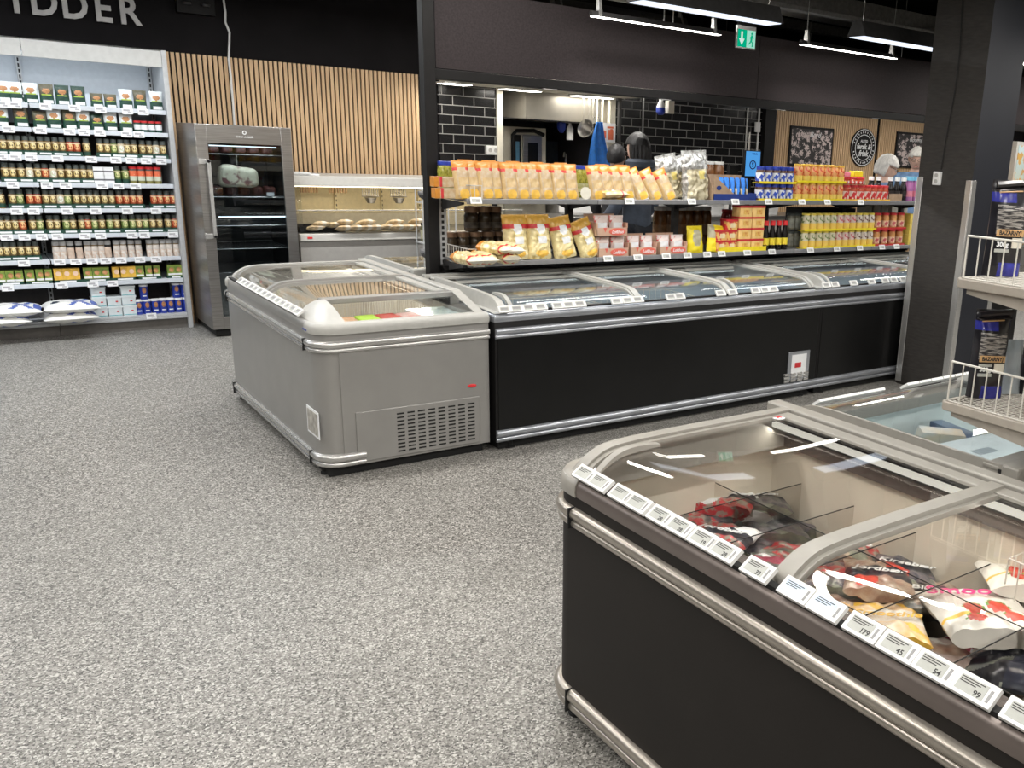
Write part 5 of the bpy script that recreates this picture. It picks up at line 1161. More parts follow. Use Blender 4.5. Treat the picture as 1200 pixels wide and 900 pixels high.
# ---- lower shelf
G2 = 'large nest pasta bags on the lower shelf'
for i, (px, ry, sc, z) in enumerate([(606, .0, 1.0, 0), (633, .0, 1.0, 0), (664, -.16, .96, 0), (694, -.34, .92, 0)]):
    o = NB.put((gx(px, 1.0), GF+.06, Lw+z), 0, 'large clear bag of nest pasta with ochre top, %s from the left' % ordw(i+1), G2, scale=sc); o.rotation_euler = (-.14, ry, 0)
fp = bag('flat_pasta_bag', .15, .24, .07, lambda u, v: 1 if (v > .80 and v < .86 and u > .3) else (2 if (u-.5)**2/.05+(v-.5)**2/.02 < 1 else (4 if v < .14 else (0 if v > .9 else 3))), [CREAM, RED, pm('cream_film', (.72, .60, .38), .35, var=.1, scale=20), NEST, ORNG], 16, 18, .004, 21); FP = Proto(tag(fp, 'x', 'pasta bag'))
for i, (px, z, rz) in enumerate([(532, .036, .1), (553, .036, -.1), (575, .036, .05), (561, .09, .3), (580, .085, 0)]):
    o = FP.put((gx(px, .96)+.02, GF+.03, Lw+z), 0, 'pasta bag lying flat at the left end of the lower shelf, %s' % ['leftmost at the bottom', 'middle at the bottom', 'right at the bottom', 'left on top', 'right on top'][i], 'lying pasta bags', scale=(.82, 1, .95)); o.rotation_euler = (PI/2, PI, rz)
# red and white cartons with oval logo
CTB = pm('kraft_card_pink', (.55, .33, .24), .6, col2=(.62, .42, .30), scale=6); CTR = pm('coral_print', (.72, .14, .10), .5, var=.05)
PKT = pm('red_white_packet', (.72, .60, .56), .35, col2=(.60, .08, .07), scale=24, thr=(.40, .47), coat=.3)
def carton(name, px, z, w, lab, nn):
    x = gx(px, .97)
    t = thing(name, lab, 'display carton', (x, GF+.10, z), 0, 'kraft cartons with red oval logo')
    MB().box(-w/2, w/2, -.085, -.082, 0, .055).box(-w/2, w/2, .082, .085, 0, .13).box(-w/2, -w/2+.003, -.085, .085, 0, .085).box(w/2-.003, w/2, -.085, .085, 0, .085).box(-w/2, w/2, -.085, .085, 0, .003).build('carton_tray', CTB, t, smooth=False)
    o = MB().lathe([(.066, 0), (.066, .001)], 26, sy=.34).lathe([(.058, .001), (.058, .0015)], 26, sy=.30).build('oval_logo', CTR, t); o.location = (w*.16, -.0855, .029); o.rotation_euler = (PI/2, 0, 0)
    text('oval_text', 'Lofthus', .030, PAPER, t, .0004, (w*.16, -.0868, .028), (PI/2, 0, 0), shear=.3, bold=.0006)
    MB().add([(-w*.3, -.0857, .055), (-w*.18, -.0857, .055), (-w*.24, -.0857, .025)], [(0, 2, 1)]).build('red_triangle', CTR, t)
    for i in range(nn):
        q = RP.put((x-w/2+w*(i+.5)/nn, GF+.06, z+.004), 0, 'red and white packet, %s in the %s' % (('left', 'right', 'third')[i], lab.replace('kraft carton with red oval logo, ', '')), 'red and white packets in kraft cartons', scale=(w/nn/.115, 1, 1)); q.rotation_euler = (-.08, 0, 0)
rp_ = bag('red_white_packet', .108, .125, .05, lambda u, v: 1 if abs(u-.5) < .36 and .36 < v < .66 else 0, [PKT, PAPER], 12, 14, .002, 31); RP = Proto(tag(rp_, 'x', 'packet'))
carton('kraft_carton', 716, Lw, .235, 'kraft carton with red oval logo, bottom of the stacked pair', 2)
carton('kraft_carton', 714, Lw+.132, .235, 'kraft carton with red oval logo, top of the stacked pair', 2)
carton('kraft_carton', 751, Lw, .215, 'kraft carton with red oval logo, middle one', 2)
carton('kraft_carton', 786, Lw, .235, 'kraft carton with red oval logo, right one beside the yellow bags', 2)
# yellow bags
yb = bag('yellow_bag', .15, .185, .06, lambda u, v: 1 if ((u-.5)**2/.09+(v-.55)**2/.10 < 1) else 0, [YELL, pm('grey_snack_window', (.55, .50, .36), .3, col2=(.35, .32, .2), scale=30)], 18, 20, .003, 41); yb.location = (gx(816, 1.0), GF+.06, Lw); yb.rotation_euler = (-.1, 0, .1); tag(yb, 'yellow bag with pale oval window, left of the two yellow bags', 'bag')
yb = bag('yellow_bag', .155, .19, .06, lambda u, v: 1 if ((u-.62)**2/.035+(v-.5)**2/.12 < 1) else (2 if (u < .35 and v > .5) else 0), [YELL, pm('red_berry_picture', (.65, .08, .06), .4, col2=(.75, .55, .45), scale=30), MT['grey_snack_window']], 18, 20, .003, 42); yb.location = (gx(838, 1.0), GF+.05, Lw); yb.rotation_euler = (-.12, .12, .0); tag(yb, 'yellow bag with red picture, right of the two yellow bags', 'bag')
# red yellow tubs
def tub(name, w, h, d, side, lid, pic):
    m = MB(); rbox(m, w*.94, d*.94, 0, h-.014, 0, 1.03, .01); rbox(m, w, d, h-.014, h, 1, 1, .01); m.box(-w*.22, w*.22, -d*.492, -d*.485, h*.22, h*.66, 2); return Proto(tag(m.build(name, [side, lid, pic]), 'x', 'tub'))
TBY = tub('margarine_tub', .125, .078, .10, pm('yellow_tub', (.85, .58, .22), .4, var=.06), RED, pm('red_brown_picture', (.6, .22, .06), .4, col2=(.85, .6, .15), scale=40))
TBR = tub('red_yellow_tub', .105, .072, .09, pm('red_tub_yellow_print', (.80, .48, .14), .4, col2=(.62, .04, .05), scale=18, thr=(.45, .5)), RED, pm('cream_picture', (.8, .65, .4), .4))
for c, (px, n) in enumerate([(843, 2), (854.5, 3)]):
    for j in range(n): TBR.put((gx(px, 1.0), GF+.06, Lw+.012+.0725*j), 0, 'red and yellow tub, %s of the %s red stack' % (('bottom', 'second', 'third')[j], ('left', 'right')[c]), 'red and yellow tubs')
for c, px in enumerate((869, 884)):
    for j in range(4): TBY.put((gx(px, 1.0), GF+.06, Lw+.012+.0785*j), 0, 'yellow tub with red lid, %s of the %s yellow stack' % (('bottom', 'second', 'third', 'top')[j], ('left', 'right')[c]), 'yellow tubs with red lids')
a, b = gx(838, .93), gx(893, .93)
tag(MB().box(a, b, GF+.004, GF+.008, Lw, Lw+.035).box(a, b, GF+.004, GF+.12, Lw, Lw+.004).build('yellow_tray', YELL, smooth=False), 'bright yellow card tray under the tubs', 'tray')
# red-capped bottles
SB_ = bottle('sauce_bottle', .026, .215, [MT['dark_liquid'], REDB, pm('yellow_bottle_label', (.85, .68, .05), .4, col2=(.5, .1, .02), scale=30, thr=(.3, .36))], neck=.62); SBP = Proto(tag(SB_, 'x', 'sauce bottle'))
for i, px in enumerate([897, 904.5, 912, 919]): SBP.put((gx(px, 1.0), GF+.05, Lw), 0, 'dark sauce bottle with red cap, %s from the left' % ordw(i+1), 'red-capped sauce bottles')
# yellow layers of relish
YRL = pm('yellow_relish_label', (.85, .64, .10), .4, col2=(.80, .52, .12), scale=16); GLD = pm('gold_lid', (.75, .60, .10), .35)
RELS = [packjar('relish_jar', .034, .128, b_, YRL, GLD, .014, (.02, .48)) for b_ in (pm('relish_in_glass', (.62, .58, .42), .2, col2=(.14, .20, .05), scale=34, thr=(.42, .5)), pm('pink_relish', (.66, .50, .46), .2, col2=(.55, .07, .10), scale=34, thr=(.42, .5)), pm('dark_relish', (.62, .55, .48), .2, col2=(.12, .04, .03), scale=34, thr=(.42, .5)))]
class Mix:
    def __init__(s): s.n = 0
    def put(s, loc, *a, **k):
        i = s.n % 11; s.n += 1
        return RELS[0 if i < 5 else (1 if i < 8 else 2)].put(loc, *a, **k)
pack(Mix(), 943, 1019, 11, Lw, 2, .128, 'yellow-labelled relish jar, %s from the left in the %s layer', 'yellow-labelled relish jars', 1.05)
CLJ = packjar('clear_jar', .036, .12, pm('pale_content', (.35, .34, .28), .2, col2=(.12, .12, .08), scale=20), pm('clear_jar_label', (.32, .33, .28), .4, var=.2), LIDG, .016)
for l in range(2):
    for i, px in enumerate((926, 933)): CLJ.put((Xat(px, GF+.20, 1.05), GF+.20, Lw+l*.135), 0, 'dull clear jar behind the sauce bottles, %s in the %s layer' % (('left', 'right')[i], ('lower', 'upper')[l]), 'dull clear jars')
for l in range(1):
    pass
CHU = packjar('chutney_jar', .034, .128, pm('chutney', (.50, .16, .04), .2, col2=(.7, .4, .15), scale=20), pm('peach_chutney_label', (.78, .55, .36), .4, col2=(.5, .08, .1), scale=26, thr=(.4, .46)), RED, .018, (.15, .6))
pack(CHU, 1027, 1054, 4, Lw, 2, .128, 'red-lidded chutney jar, %s from the left in the %s layer', 'red-lidded chutney jars', 1.05, film=RED)
m = MB()
for j in range(3): tag(MB().box(-.035, .035, -.05, .05, 0, .085).build('yellow_box', pm('golden_card', (.80, .60, .12), .4), bevel=.002, loc=(gx(1065, 1.0), GF+.07, Lw+.0865*j)), 'golden yellow box next to the column, %s of the stack' % ('bottom', 'middle', 'top')[j], 'box')
# kitchen-side rows: dark preserve jars with brown lids, big brown jars, one red jar
YB = GM+.17
DJ = packjar('preserve_jar', .046, .125, pm('dark_preserve', (.03, .02, .015), .15, col2=(.10, .07, .04), scale=20), pm('dark_label', (.05, .04, .03), .4, col2=(.16, .13, .10), scale=40), pm('copper_brown_lid', (.34, .21, .13), .35, metal=.4), .03, (.2, .5))
for l in range(1):
    for i, px in enumerate([527, 542, 557, 572, 586]):
        DJ.put((Xat(px, YB, 1.0), YB, Lw), 0, 'dark preserve jar with brown lid, %s from the left in the lower row' % ordw(i+1), 'dark preserve jars on the kitchen side')
for i, px in enumerate([552, 567, 580]):
    o = DJ.put((Xat(px, YB+.02, 1.15), YB+.02, Lw+.127), 0, 'dark preserve jar standing on the others, %s from the left' % ordw(i+1), 'upper dark preserve jars', scale=(1, 1, 1.25))
for i, px in enumerate([773, 783, 796, 805, 816, 826]):
    o = BJ.put((Xat(px, YB, 1.1), YB, Lw+.0), 0, 'tall brown jar seen below the upper shelf, %s from the left' % ordw(i+1), 'tall brown jars on the kitchen side', scale=(1.0, 1.0, 1.35))
tag(jar('red_jar', .048, .26, .02, [pm('deep_red_content', (.35, .02, .02), .2), pm('deep_red_label', (.40, .03, .03), .4), RED]), 'tall deep red jar on the kitchen side below the blue sachets', 'jar').location = (Xat(852, YB, 1.1), YB, Lw)
for i, px in enumerate([650, 662, 676, 690]):
    DJ.put((Xat(px, YB, 1.0), YB, Lw), 0, 'dark preserve jar behind the nest pasta and cartons, %s from the left' % ordw(i+1), 'dark jars behind the cartons', scale=(1, 1, 1.3))
# flat packs and trays on the far right kitchen side
tag(MB().box(Xat(930, YB, 1.1), Xat(992, YB, 1.1), YB-.10, YB+.10, Lw, Lw+.275).build('black_display_tray', FRAMEB, bevel=.004), 'black display crate on the kitchen side behind the relish jars', 'crate')
for i, px in enumerate([1012, 1022, 1031, 1043, 1054]):
    tag(MB().box(-.045, .045, -.05, .05, 0, .30).build('white_carton', pm('dull_carton', (.36, .36, .33), .5, col2=(.16, .14, .10), scale=14), bevel=.003, loc=(Xat(px, YB, 1.1), YB, Lw)), 'dull upright carton on the kitchen side near the column, %s from the left' % ordw(i+1), 'carton', 'cartons on the kitchen side')

# ------------------------------------------------------------------ coffee shelves over the near island
KX = 2.12; KY = 1.475; KM = 1.18
t = thing('coffee_shelving', 'beige two-tier shelving with wire guards above the near freezers', 'shelving', (KX+.4, KM, 0))
KZ = (.958, 1.303)
for z in KZ:
    under(t, MB().box(KX, 4.5, KM-.30, KY, z-.028, z-.022).box(KX-.004, KX+.02, KM-.30, KY, z-.03, z-.004).box(KX, 4.5, KY-.006, KY+.006, z-.03, z-.002), 'shelf_board', BEIGE, bevel=.003)
    for s in (1, -1):
        Ye = KY-.02 if s > 0 else KM-.28
        under(t, MB().prism([(KX+.012, KM, z-.03), (KX+.012, Ye, z-.03), (KX+.012, Ye, z-.045), (KX+.012, KM+.03*s, z-.072), (KX+.012, KM, z-.072)], (.006, 0, 0)), 'shelf_bracket', BEIGE, smooth=False)
    m = MB()
    for i in range(46): m.tube([(KX+.01+i*.018, KM-.28, z-.004), (KX+.01+i*.018, KY-.01, z-.004)], .0012, n=4)
    for i in range(30): m.tube([(KX+.005, KM-.28+i*.0195, z-.0015), (KX+.85, KM-.28+i*.0195, z-.0015)], .0012, n=4)
    under(t, m, 'wire_mesh', WIREM)
    ufence(t, [(KX+.008, KY-.006, z-.002), (KX+.008, KM-.28, z-.002)], .112, st=.036, r=.0022)
for x in (KX+.05, KX+1.3, KX+2.3):
    if x > 2.9: under(t, MB().box(x-.02, x+.02, KM-.02, KM+.02, 0, 2.0), 'upright', BEIGE, smooth=False)
under(t, MB().box(KX+.9, KX+2.2, KM-.02, KM+.02, .70, .80), 'base_beam', FRAMEB, smooth=False)
COFB = pm('black_coffee_foil', (.012, .011, .016), .28, var=.3, scale=6, coat=.4); COFU = pm('blue_coffee_foil', (.03, .035, .30), .25, coat=.5, var=.2)
COFT = pm('coffee_small_print', (.02, .018, .022), .3, col2=(.34, .32, .30), scale=26, stretch=(1, 1, 10), thr=(.46, .52), coat=.3)
GOLD = pm('gold_sticker', (.62, .38, .17), .4, var=.05)
def mf_cof(u, v):
    if v > .90: return 0
    if .78 < v < .88: return 1 if (u < .6) else 0
    if .45 < v < .76 and .12 < u < .88: return 2
    if v < .15 and .3 < u < .9: return 1
    return 0
def coffee(x, y, z, rz, sc, lab):
    t = thing('coffee_bag', lab, 'coffee bag', (x, y, z), rz, 'black coffee bags')
    t.scale = (sc,)*3
    b = bag('foil_bag', .125, .30, .075, mf_cof, [COFB, COFU, COFT], 24, 40, .0025, int(x*100), parent=t, lean=0.0, crimp=.03)
    MB().tube([(-.058, -.010, .272), (-.03, -.014, .268), (.02, -.014, .274), (.058, -.010, .272)], .005, n=6).tube([(-.055, -.016, .285), (0, -.02, .292), (.055, -.016, .296)], .010, n=6).build('folded_top', COFB, t)
    MB().tube([(-.045, -.02, .262), (0, -.024, .266), (.03, -.02, .268)], .0022, n=5).build('gold_tie', GOLD, t)
    MB().box(-.046, .042, -.0425, -.038, .128, .150).build('name_band', GOLD, t, bevel=.0015)
    text('name_text', 'BAZARNYJ', .0185, INK, t, .0004, (-.002, -.0430, .139), (PI/2, 0, 0), bold=.0006, sx=.82)
    MB().box(.008, .040, -.0425, -.037, .092, .124).build('info_sticker', CREAM, t)
    text('weight_text', '300g', .020, PAPER, t, .0004, (-.022, -.0405, .102), (PI/2, 0, 0), bold=.0008)
    MB().box(-.045, .002, -.0405, -.036, .078, .088).build('text_bar', EPAPER, t); MB().box(-.045, .0, -.0405, -.036, .112, .120).build('text_bar', EPAPER, t)
    return t
def cpos(px, py, z, dy=0): p = onZ(px, py, z); return p
rzv = -math.atan2(1, 1.45)
p = onZ(1156, 466, KZ[0]); print('coffee lower', p)
coffee(p.x+.005, p.y+.015, KZ[0], rzv, .84, 'black coffee bag with folded top standing on the lower wire shelf')
p2 = onZ(1207, 462, KZ[0]); coffee(p2.x+.02, p2.y, KZ[0], rzv, .84, 'second black coffee bag at the right edge of the lower wire shelf')
p3 = onZ(1168, 324, KZ[1]); coffee(p3.x+.03, p3.y+.01, KZ[1], rzv, .86, 'black and blue coffee bag on the upper wire shelf')
p4 = onZ(1225, 318, KZ[1]); coffee(p4.x+.03, p4.y+.01, KZ[1], rzv, .86, 'black coffee bag cut by the right edge on the upper shelf')
o = bag('brown_lying_pack', .10, .14, .03, lambda u, v: 1 if abs(v-.5) < .1 else 0, [pm('brown_foil', (.42, .22, .10), .3, var=.2), RED], 10, 10, .003, 61); q = onZ(1192, 482, KZ[0]); o.location = (q.x+.02, q.y-.02, KZ[0]+.016); o.rotation_euler = (PI/2, PI, .8); o.scale = (.8, .8, .8); tag(o, 'brown coffee pack lying flat on the lower wire shelf', 'coffee pack')
q = onZ(1183, 445, KZ[0]); o = bag('white_plastic_bag', .06, .16, .03, lambda u, v: 0, [pm('pale_blue_white_film', (.62, .68, .72), .3, col2=(.35, .42, .48), scale=10)], 10, 14, .003, 62); o.location = ((p.x+p2.x)/2+.03, min(1.42, (p.y+p2.y)/2+.05), KZ[0]); o.rotation_euler = (0, -.06, rzv); tag(o, 'crumpled white film sleeve standing between the two lower coffee bags', 'bag')
# ------------------------------------------------------------------ goods in the near freezers
def fbag(name, w, h, t, x, y, z, rz, mats, mf, lab, txt=None, tc=PAPER, tilt=.12, seed=1, ts=.04, tv=.5, cat='frozen food bag', grp=None, trot=0, roll=0):
    T = thing(name, lab, cat, (x, y, z), 0, grp); T.rotation_euler = (-tilt, roll, rz)
    b = bag('bag_body', w, h, t, mf, mats, 36, 44, .0045, seed, parent=T, crimp=.04, gus=.7)
    b.rotation_euler = (-PI/2, 0, 0)        # lying: face up
    b.rotation_euler = (-PI/2, 0, 0); b.location = (0, -h/2, 0)
    b.matrix_local = Matrix.Translation((0, -h/2, t/2)) @ Matrix(((1, 0, 0, 0), (0, 0, 1, 0), (0, -1, 0, 0), (0, 0, 0, 1)))
    if txt:
        for k, (s, sz, dx, v) in enumerate(txt if isinstance(txt, list) else [(txt, ts, 0, tv)]):
            tx = text('bag_text', s, sz, tc, T, .0006, (dx, -h/2+h*v, t*.5+t*.5*.97+.0075), (0, 0, trot), shear=.25, bold=.0007)
    return T
BERRY = pm('red_berries_print', (.55, .045, .055), .3, col2=(.34, .30, .25), scale=42, coat=.4, thr=(.44, .52))
BERB = pm('dark_berries_print', (.035, .04, .07), .3, col2=(.20, .17, .18), scale=60, coat=.4)
BERG = pm('grey_leaf_film', (.30, .32, .24), .3, col2=(.10, .10, .12), scale=22, coat=.4)
BKB = pm('black_blue_band', (.018, .020, .035), .3, var=.15, coat=.4)
WHF = pm('white_bag_film', (.74, .70, .64), .35, var=.05, bump=.15, scale=14, coat=.2)
FRZB = pm('red_strawberry', (.65, .06, .03), .4, col2=(.45, .03, .02), scale=40)
LEAF = pm('leaf_green', (.12, .28, .04), .5)
PEACH = pm('peach_orange_print', (.82, .48, .18), .35, col2=(.72, .62, .50), scale=20, coat=.3)
PINKR = pm('raspberry_film', (.50, .07, .13), .35, var=.15, scale=20, coat=.4)
TRANS = pm('film_with_fruit', (.52, .42, .33), .3, col2=(.28, .14, .10), scale=26, coat=.4)
def mf_b(u, v): return 1 if .30 < v < .58 else (2 if (u > .60 and v > .58) or (u-.3)**2+(v-.2)**2 < .03 else 0)
def mf_b2(u, v): return 1 if .35 < v < .62 else (2 if (u+v) % .5 < .14 else 0)
rD = -PI/2
# world positions: x from 1.29..1.98, y 0..2.0 ; bags face up on stacks
G = 'frozen berry bags in the near freezer'
def at(px, py, z): p = onZ(px, py, z); return p.x, p.y
stack = []
P_ = [
 # px, py, z, rz, kind, text, w, h, label
 (853, 582, .500, -.62, (BERRY, BKB, PAPER), mf_b, 'Bringebær', .20, .27, 'dark frozen berry bag with bright red raspberries, topmost in the far compartment'),
 (893, 583, .475, -.35, (BERB, BKB, BERG), mf_b2, 'Blåbær', .18, .26, 'black frozen blueberry bag at the back of the far compartment'),
 (878, 588, .462, -.55, (BERG, BKB, PAPER), mf_b2, None, .18, .24, 'grey-green frozen bag between the red and the black berry bags'),
 (825, 603, .470, -1.0, (BERRY, BERB, BERG), mf_b2, 'Bær', .18, .24, 'crumpled mixed berry bag lowest toward the front of the far compartment'),
 (848, 625, .500, -.75, (BERRY, BKB, PAPER), mf_b, 'Jordbær', .18, .26, 'frozen strawberry bag with black band and pale edge beside the divider'),
 (905, 612, .43, -.3, (BERB, BERB, BERG), mf_b2, None, .20, .28, 'dark blue frozen berry bag, left behind the upright divider'),
 (935, 605, .42, .2, (BERB, BKB, BERG), mf_b2, None, .20, .28, 'dark frozen berry bag, right behind the upright divider'),
 (890, 640, .43, .5, (BERRY, BERB, BERG), mf_b2, None, .18, .26, 'reddish frozen bag in the second front compartment'),
 (905, 660, .45, -.2, (BERG, PINKR, PAPER), mf_b2, None, .17, .24, 'dotted pale film bag near the middle lid rib'),
 (985, 672, .47, -.7, (BERB, BERRY, BERG), mf_b2, None, .18, .26, 'dark bag under the middle rib with orange fruit'),
 (1030, 672, .50, -.55, (TRANS, BKB, FRZB), mf_b, 'Jordbær', .19, .27, 'frozen bag with black label band, just right of the middle rib'),
 (1090, 695, .48, -.45, (BERG, BKB, TRANS), mf_b, 'Blåbær', .19, .26, 'grey film blueberry bag with black label, left of the smoothie bags'),
 (1040, 725, .50, -.5, (PEACH, WHF, YOLK), mf_b2, 'Smoothie', .19, .26, 'orange and white smoothie fruit bag behind the front glass'),
 (975, 695, .45, -.3, (TRANS, BERG, PEACH), mf_b2, None, .18, .25, 'faded fruit bag near the bluish price tags'),
 (800, 592, .44, -1.2, (BERG, BERRY, PAPER), mf_b2, None, .18, .24, 'silvery film berry bag beside the front wall of the far compartment'),
 (950, 650, .44, -.5, (BERB, PINKR, BERG), mf_b2, None, .18, .25, 'purple-dark frozen bag behind the middle lid rib'),
 (1000, 640, .46, -.8, (BERG, BERRY, TRANS), mf_b2, 'Mango', .17, .24, 'frozen bag with orange slices just beyond the middle rib'),
 (1060, 665, .47, -.6, (BERB, BKB, BERG), mf_b, 'Kirsebær', .18, .25, 'dark cherry bag with cream lettering behind the strawberry bag'),
]
for i, (px, py, z, rz, mats, mf, tx, w, h, lab) in enumerate(P_):
    x, y = at(px, py, z+.03)
    fbag('frozen_bag', w, h, .05, x, y, z-.01, rz-.3, list(mats), mf, lab, tx, PAPER if tx != 'Smoothie' else YOLK, seed=70+i, grp=None, ts=.042, tv=.44, roll=.05*((i % 3)-1))
def mf_sm(u, v):
    for (a, b, r) in ((.35, .34, .010), (.62, .36, .012), (.30, .16, .007), (.68, .17, .008)):
        d = ((u-a)**2+(v-b)**2)
        if d < r: return 1
        if d < r*1.35 and v > b: return 2
    if .22 < v < .27 and u < .5: return 3
    if u > .80 and v < .30: return 4
    return 0
x, y = at(1150, 716, .56)
fbag('smoothie_bag', .25, .30, .07, x, y, .515, -.62, [WHF, FRZB, LEAF, YOLK, PINKR], mf_sm, 'white smoothie bag with pink lettering and strawberries in the foreground freezer', [('Smoothie', .072, .01, .66)], pm('pink_lettering', (.75, .04, .22), .4), seed=91)
x, y = at(1196, 677, .58)
fbag('smoothie_bag', .24, .28, .06, x+.02, y+.0, .55, -.75, [WHF, FRZB, LEAF, YOLK, PINKR], mf_sm, 'white smoothie bag with red fruit behind the first smoothie bag', None, seed=92)
x, y = at(1172, 765, .50)
fbag('raspberry_bag', .2, .26, .06, x+.05, y, .46, -.2, [PINKR, WHF, PAPER], mf_b2, 'raspberry red bag under the front of the smoothie bag', None, seed=93)
x, y = at(1205, 790, .50)
fbag('black_foil_bag', .2, .26, .06, x, y, .475, .3, [COFB, BKB, BERG], mf_b2, 'glossy black bag at the right edge of the foreground freezer', None, seed=94)
x, y = at(1110, 770, .47)
fbag('clear_fruit_bag', .2, .22, .05, x, y, .44, -.9, [pm('pinkish_white_film', (.55, .44, .40), .3, bump=.3, scale=12), TRANS, WHF], mf_b2, 'pinkish white film bag at the front wall below the smoothie bag', None, seed=95)
# support layers (more bags beneath) so nothing hovers
rnd = random.Random(5)
n = 0
for yy in (1.93, 1.73, 1.50, 1.30, 1.08, .86, .62):
    for xx in (1.42, 1.62, 1.82):
        if xx > 1.7 and yy not in (1.93, 1.73, .86, .62, 1.08): continue
        for zz in (.305, .36, .41):
            if xx > 1.7 and zz > .37: continue
            n += 1
            fbag('frozen_bag', .17, .20, .055, xx+rnd.uniform(-.02, .02), yy+rnd.uniform(-.02, .02), zz, rnd.uniform(-1.7, -1.2), [(BERB, BERRY, BERG, TRANS)[n % 4], BKB, BERG], mf_b2 if n % 2 else mf_b, 'frozen bag buried under the top bags, %s layer, row %s of the near freezer' % ({.305: 'lowest', .36: 'middle', .41: 'upper'}[zz], ordw([1.93, 1.73, 1.50, 1.30, 1.08, .86, .62].index(yy)+1)), None, seed=100+n, tilt=0, grp='buried frozen bags of the near freezer')
# pale fish fillets / yellow item in the far black freezer and in the grey freezer end
def fgoods(fr_loc, items):
    for (nm, x, y, z, w, d, h, mat, rz, lab) in items:
        m = MB(); rbox(m, w, d, 0, h, 0, .96, .012); o = m.build(nm, mat, bevel=.004, loc=(x, y, z)); o.rotation_euler = (0, 0, rz); tag(o, lab, 'frozen food pack')
LIM = pm('neon_lime_pack', (.50, .80, .05), .4)
x0 = 1.235
for i, (dx, yy, mt, lab) in enumerate([(.20, 4.42, pm('orange_brown_food', (.62, .25, .10), .4, col2=(.75, .5, .3), scale=24), 'orange-brown frozen pack left of the lime green one in the grey freezer end'),
    (.31, 4.43, LIM, 'lime green frozen pack behind the end window of the grey freezer'), (.415, 4.43, FRZB, 'bright red frozen pack right of the lime green one'),
    (.52, 4.43, pm('white_red_pack', (.78, .70, .66), .4, col2=(.6, .15, .1), scale=12), 'white and red frozen pack in the grey freezer end')]):
    m = MB(); rbox(m, .105, .14, 0, .06, 0, .96, .012); o = m.build('frozen_pack', mt, bevel=.004, loc=(x0+dx, yy, .672)); o.rotation_euler = (.05, 0, .05*i); tag(o, lab, 'frozen food pack')
    m = MB(); rbox(m, .105, .14, 0, .36, 0, .98, .012); o = m.build('frozen_pack', PAPER, loc=(x0+dx, yy+.0, .302)); tag(o, 'plain white pack supporting the %s' % ['orange-brown pack', 'lime green pack', 'red pack', 'white and red pack'][i], 'frozen food pack')
for i in range(3):
    m = MB(); rbox(m, .09, .3, 0, .42, 0, .98, .012); o = m.build('ice_blue_pack', [pm('ice_blue_film', (.62, .74, .74), .3, var=.08, scale=18, coat=.3)], loc=(x0+.615+i*.085, 4.50, .302)); o.scale = (.9, 1, 1) ; tag(o, 'ice blue frozen pack in the grey freezer end, %s from the left' % ordw(i+1), 'frozen food pack', 'ice blue packs in the grey freezer')
for i in range(9):
    m = MB(); rbox(m, .13, .3, 0, .28+.03*(i % 3), 0, .98, .012); o = m.build('frozen_carton', [(pm('salmon_carton', (.62, .36, .26), .4, var=.1), CREAM, pm('ice_teal', (.45, .6, .62), .4))[i % 3]], loc=(2.30+i*.25, 4.55+.1*(i % 2), .302)); tag(o, '%s frozen carton inside the first black freezer, %s from the left' % (('salmon', 'cream', 'teal')[i % 3], ordw(i+1)), 'frozen carton', 'cartons in the first black freezer')
for i in range(6):
    m = MB(); rbox(m, .13, .3, 0, .30, 0, .98, .012); o = m.build('frozen_carton', [(MT['salmon_carton'], CREAM, MT['ice_teal'])[i % 3]], loc=(4.75+i*.25, 4.6, .302)); tag(o, '%s frozen carton inside the second black freezer, %s from the left' % (('salmon', 'cream', 'teal')[i % 3], ordw(i+1)), 'frozen carton', 'cartons in the second black freezer')
# orange fillet pack seen through the first black freezer glass
q = onZ(685, 350, .66); o = MB(); rbox(o, .20, .12, 0, .04, 0, .9, .02); o = o.build('fish_pack', pm('salmon_orange_fillet', (.85, .50, .28), .35, col2=(.85, .72, .5), scale=14), loc=(q.x, 4.40, .60)); tag(o, 'pale orange fillet pack near the front glass of the first black freezer', 'frozen food pack')
m = MB(); rbox(m, .18, .11, 0, .298, 0, 1, .01); tag(m.build('frozen_carton', CREAM, loc=(q.x, 4.40, .301)), 'cream carton standing under the orange fillet pack', 'frozen carton')
# boxes in the adjoining freezer
def obx(nm, px, py, z, w, d, h, mats, rz, lab, mk=None):
    x, y = at(px, py, z+h); m = MB(); m.box(-w/2, w/2, -d/2, d/2, 0, h)
    if mk: mk(m, w, d, h)
    o = m.build(nm, mats, bevel=.0015, loc=(x, y, z)); o.rotation_euler = (0, 0, rz); tag(o, lab, 'frozen food box'); return o
LBX = pm('pale_blue_box', (.70, .80, .84), .4, var=.04); PZ = pm('food_photo_box', (.70, .55, .35), .4, col2=(.45, .55, .62), scale=12)
def mk1(m, w, d, h): m.box(-w*.2, w*.05, -d*.05, d*.12, h, h+.0006, 1); m.box(-w*.3, w*.2, -d/2-.0006, -d/2, h*.1, h*.3, 1)
obx('frozen_box', 1163, 528, .53, .38, .27, .15, [LBX, pm('box_print', (.30, .36, .40), .5)], -.08, 'large pale blue frozen food box in the adjoining freezer', mk1)
obx('support_box', 1160, 548, .302, .28, .22, .215, [LBX], -.08, 'pale blue box underneath the large pale blue box')
o = obx('frozen_meal_box', 1092, 498, .47, .17, .05, .20, [PZ], -.3, 'frozen meal box with food picture leaning left of the pale blue box'); o.rotation_euler = (.25, .1, -.5)
obx('support_box', 1100, 520, .302, .2, .2, .16, [LBX], -.3, 'pale box under the leaning frozen meal box')
o = obx('navy_box', 1116, 500, .48, .06, .18, .16, [pm('navy_blue_box', (.06, .10, .20), .35, col2=(.20, .28, .36), scale=14)], -.2, 'navy blue frozen box between the picture box and the pale box')
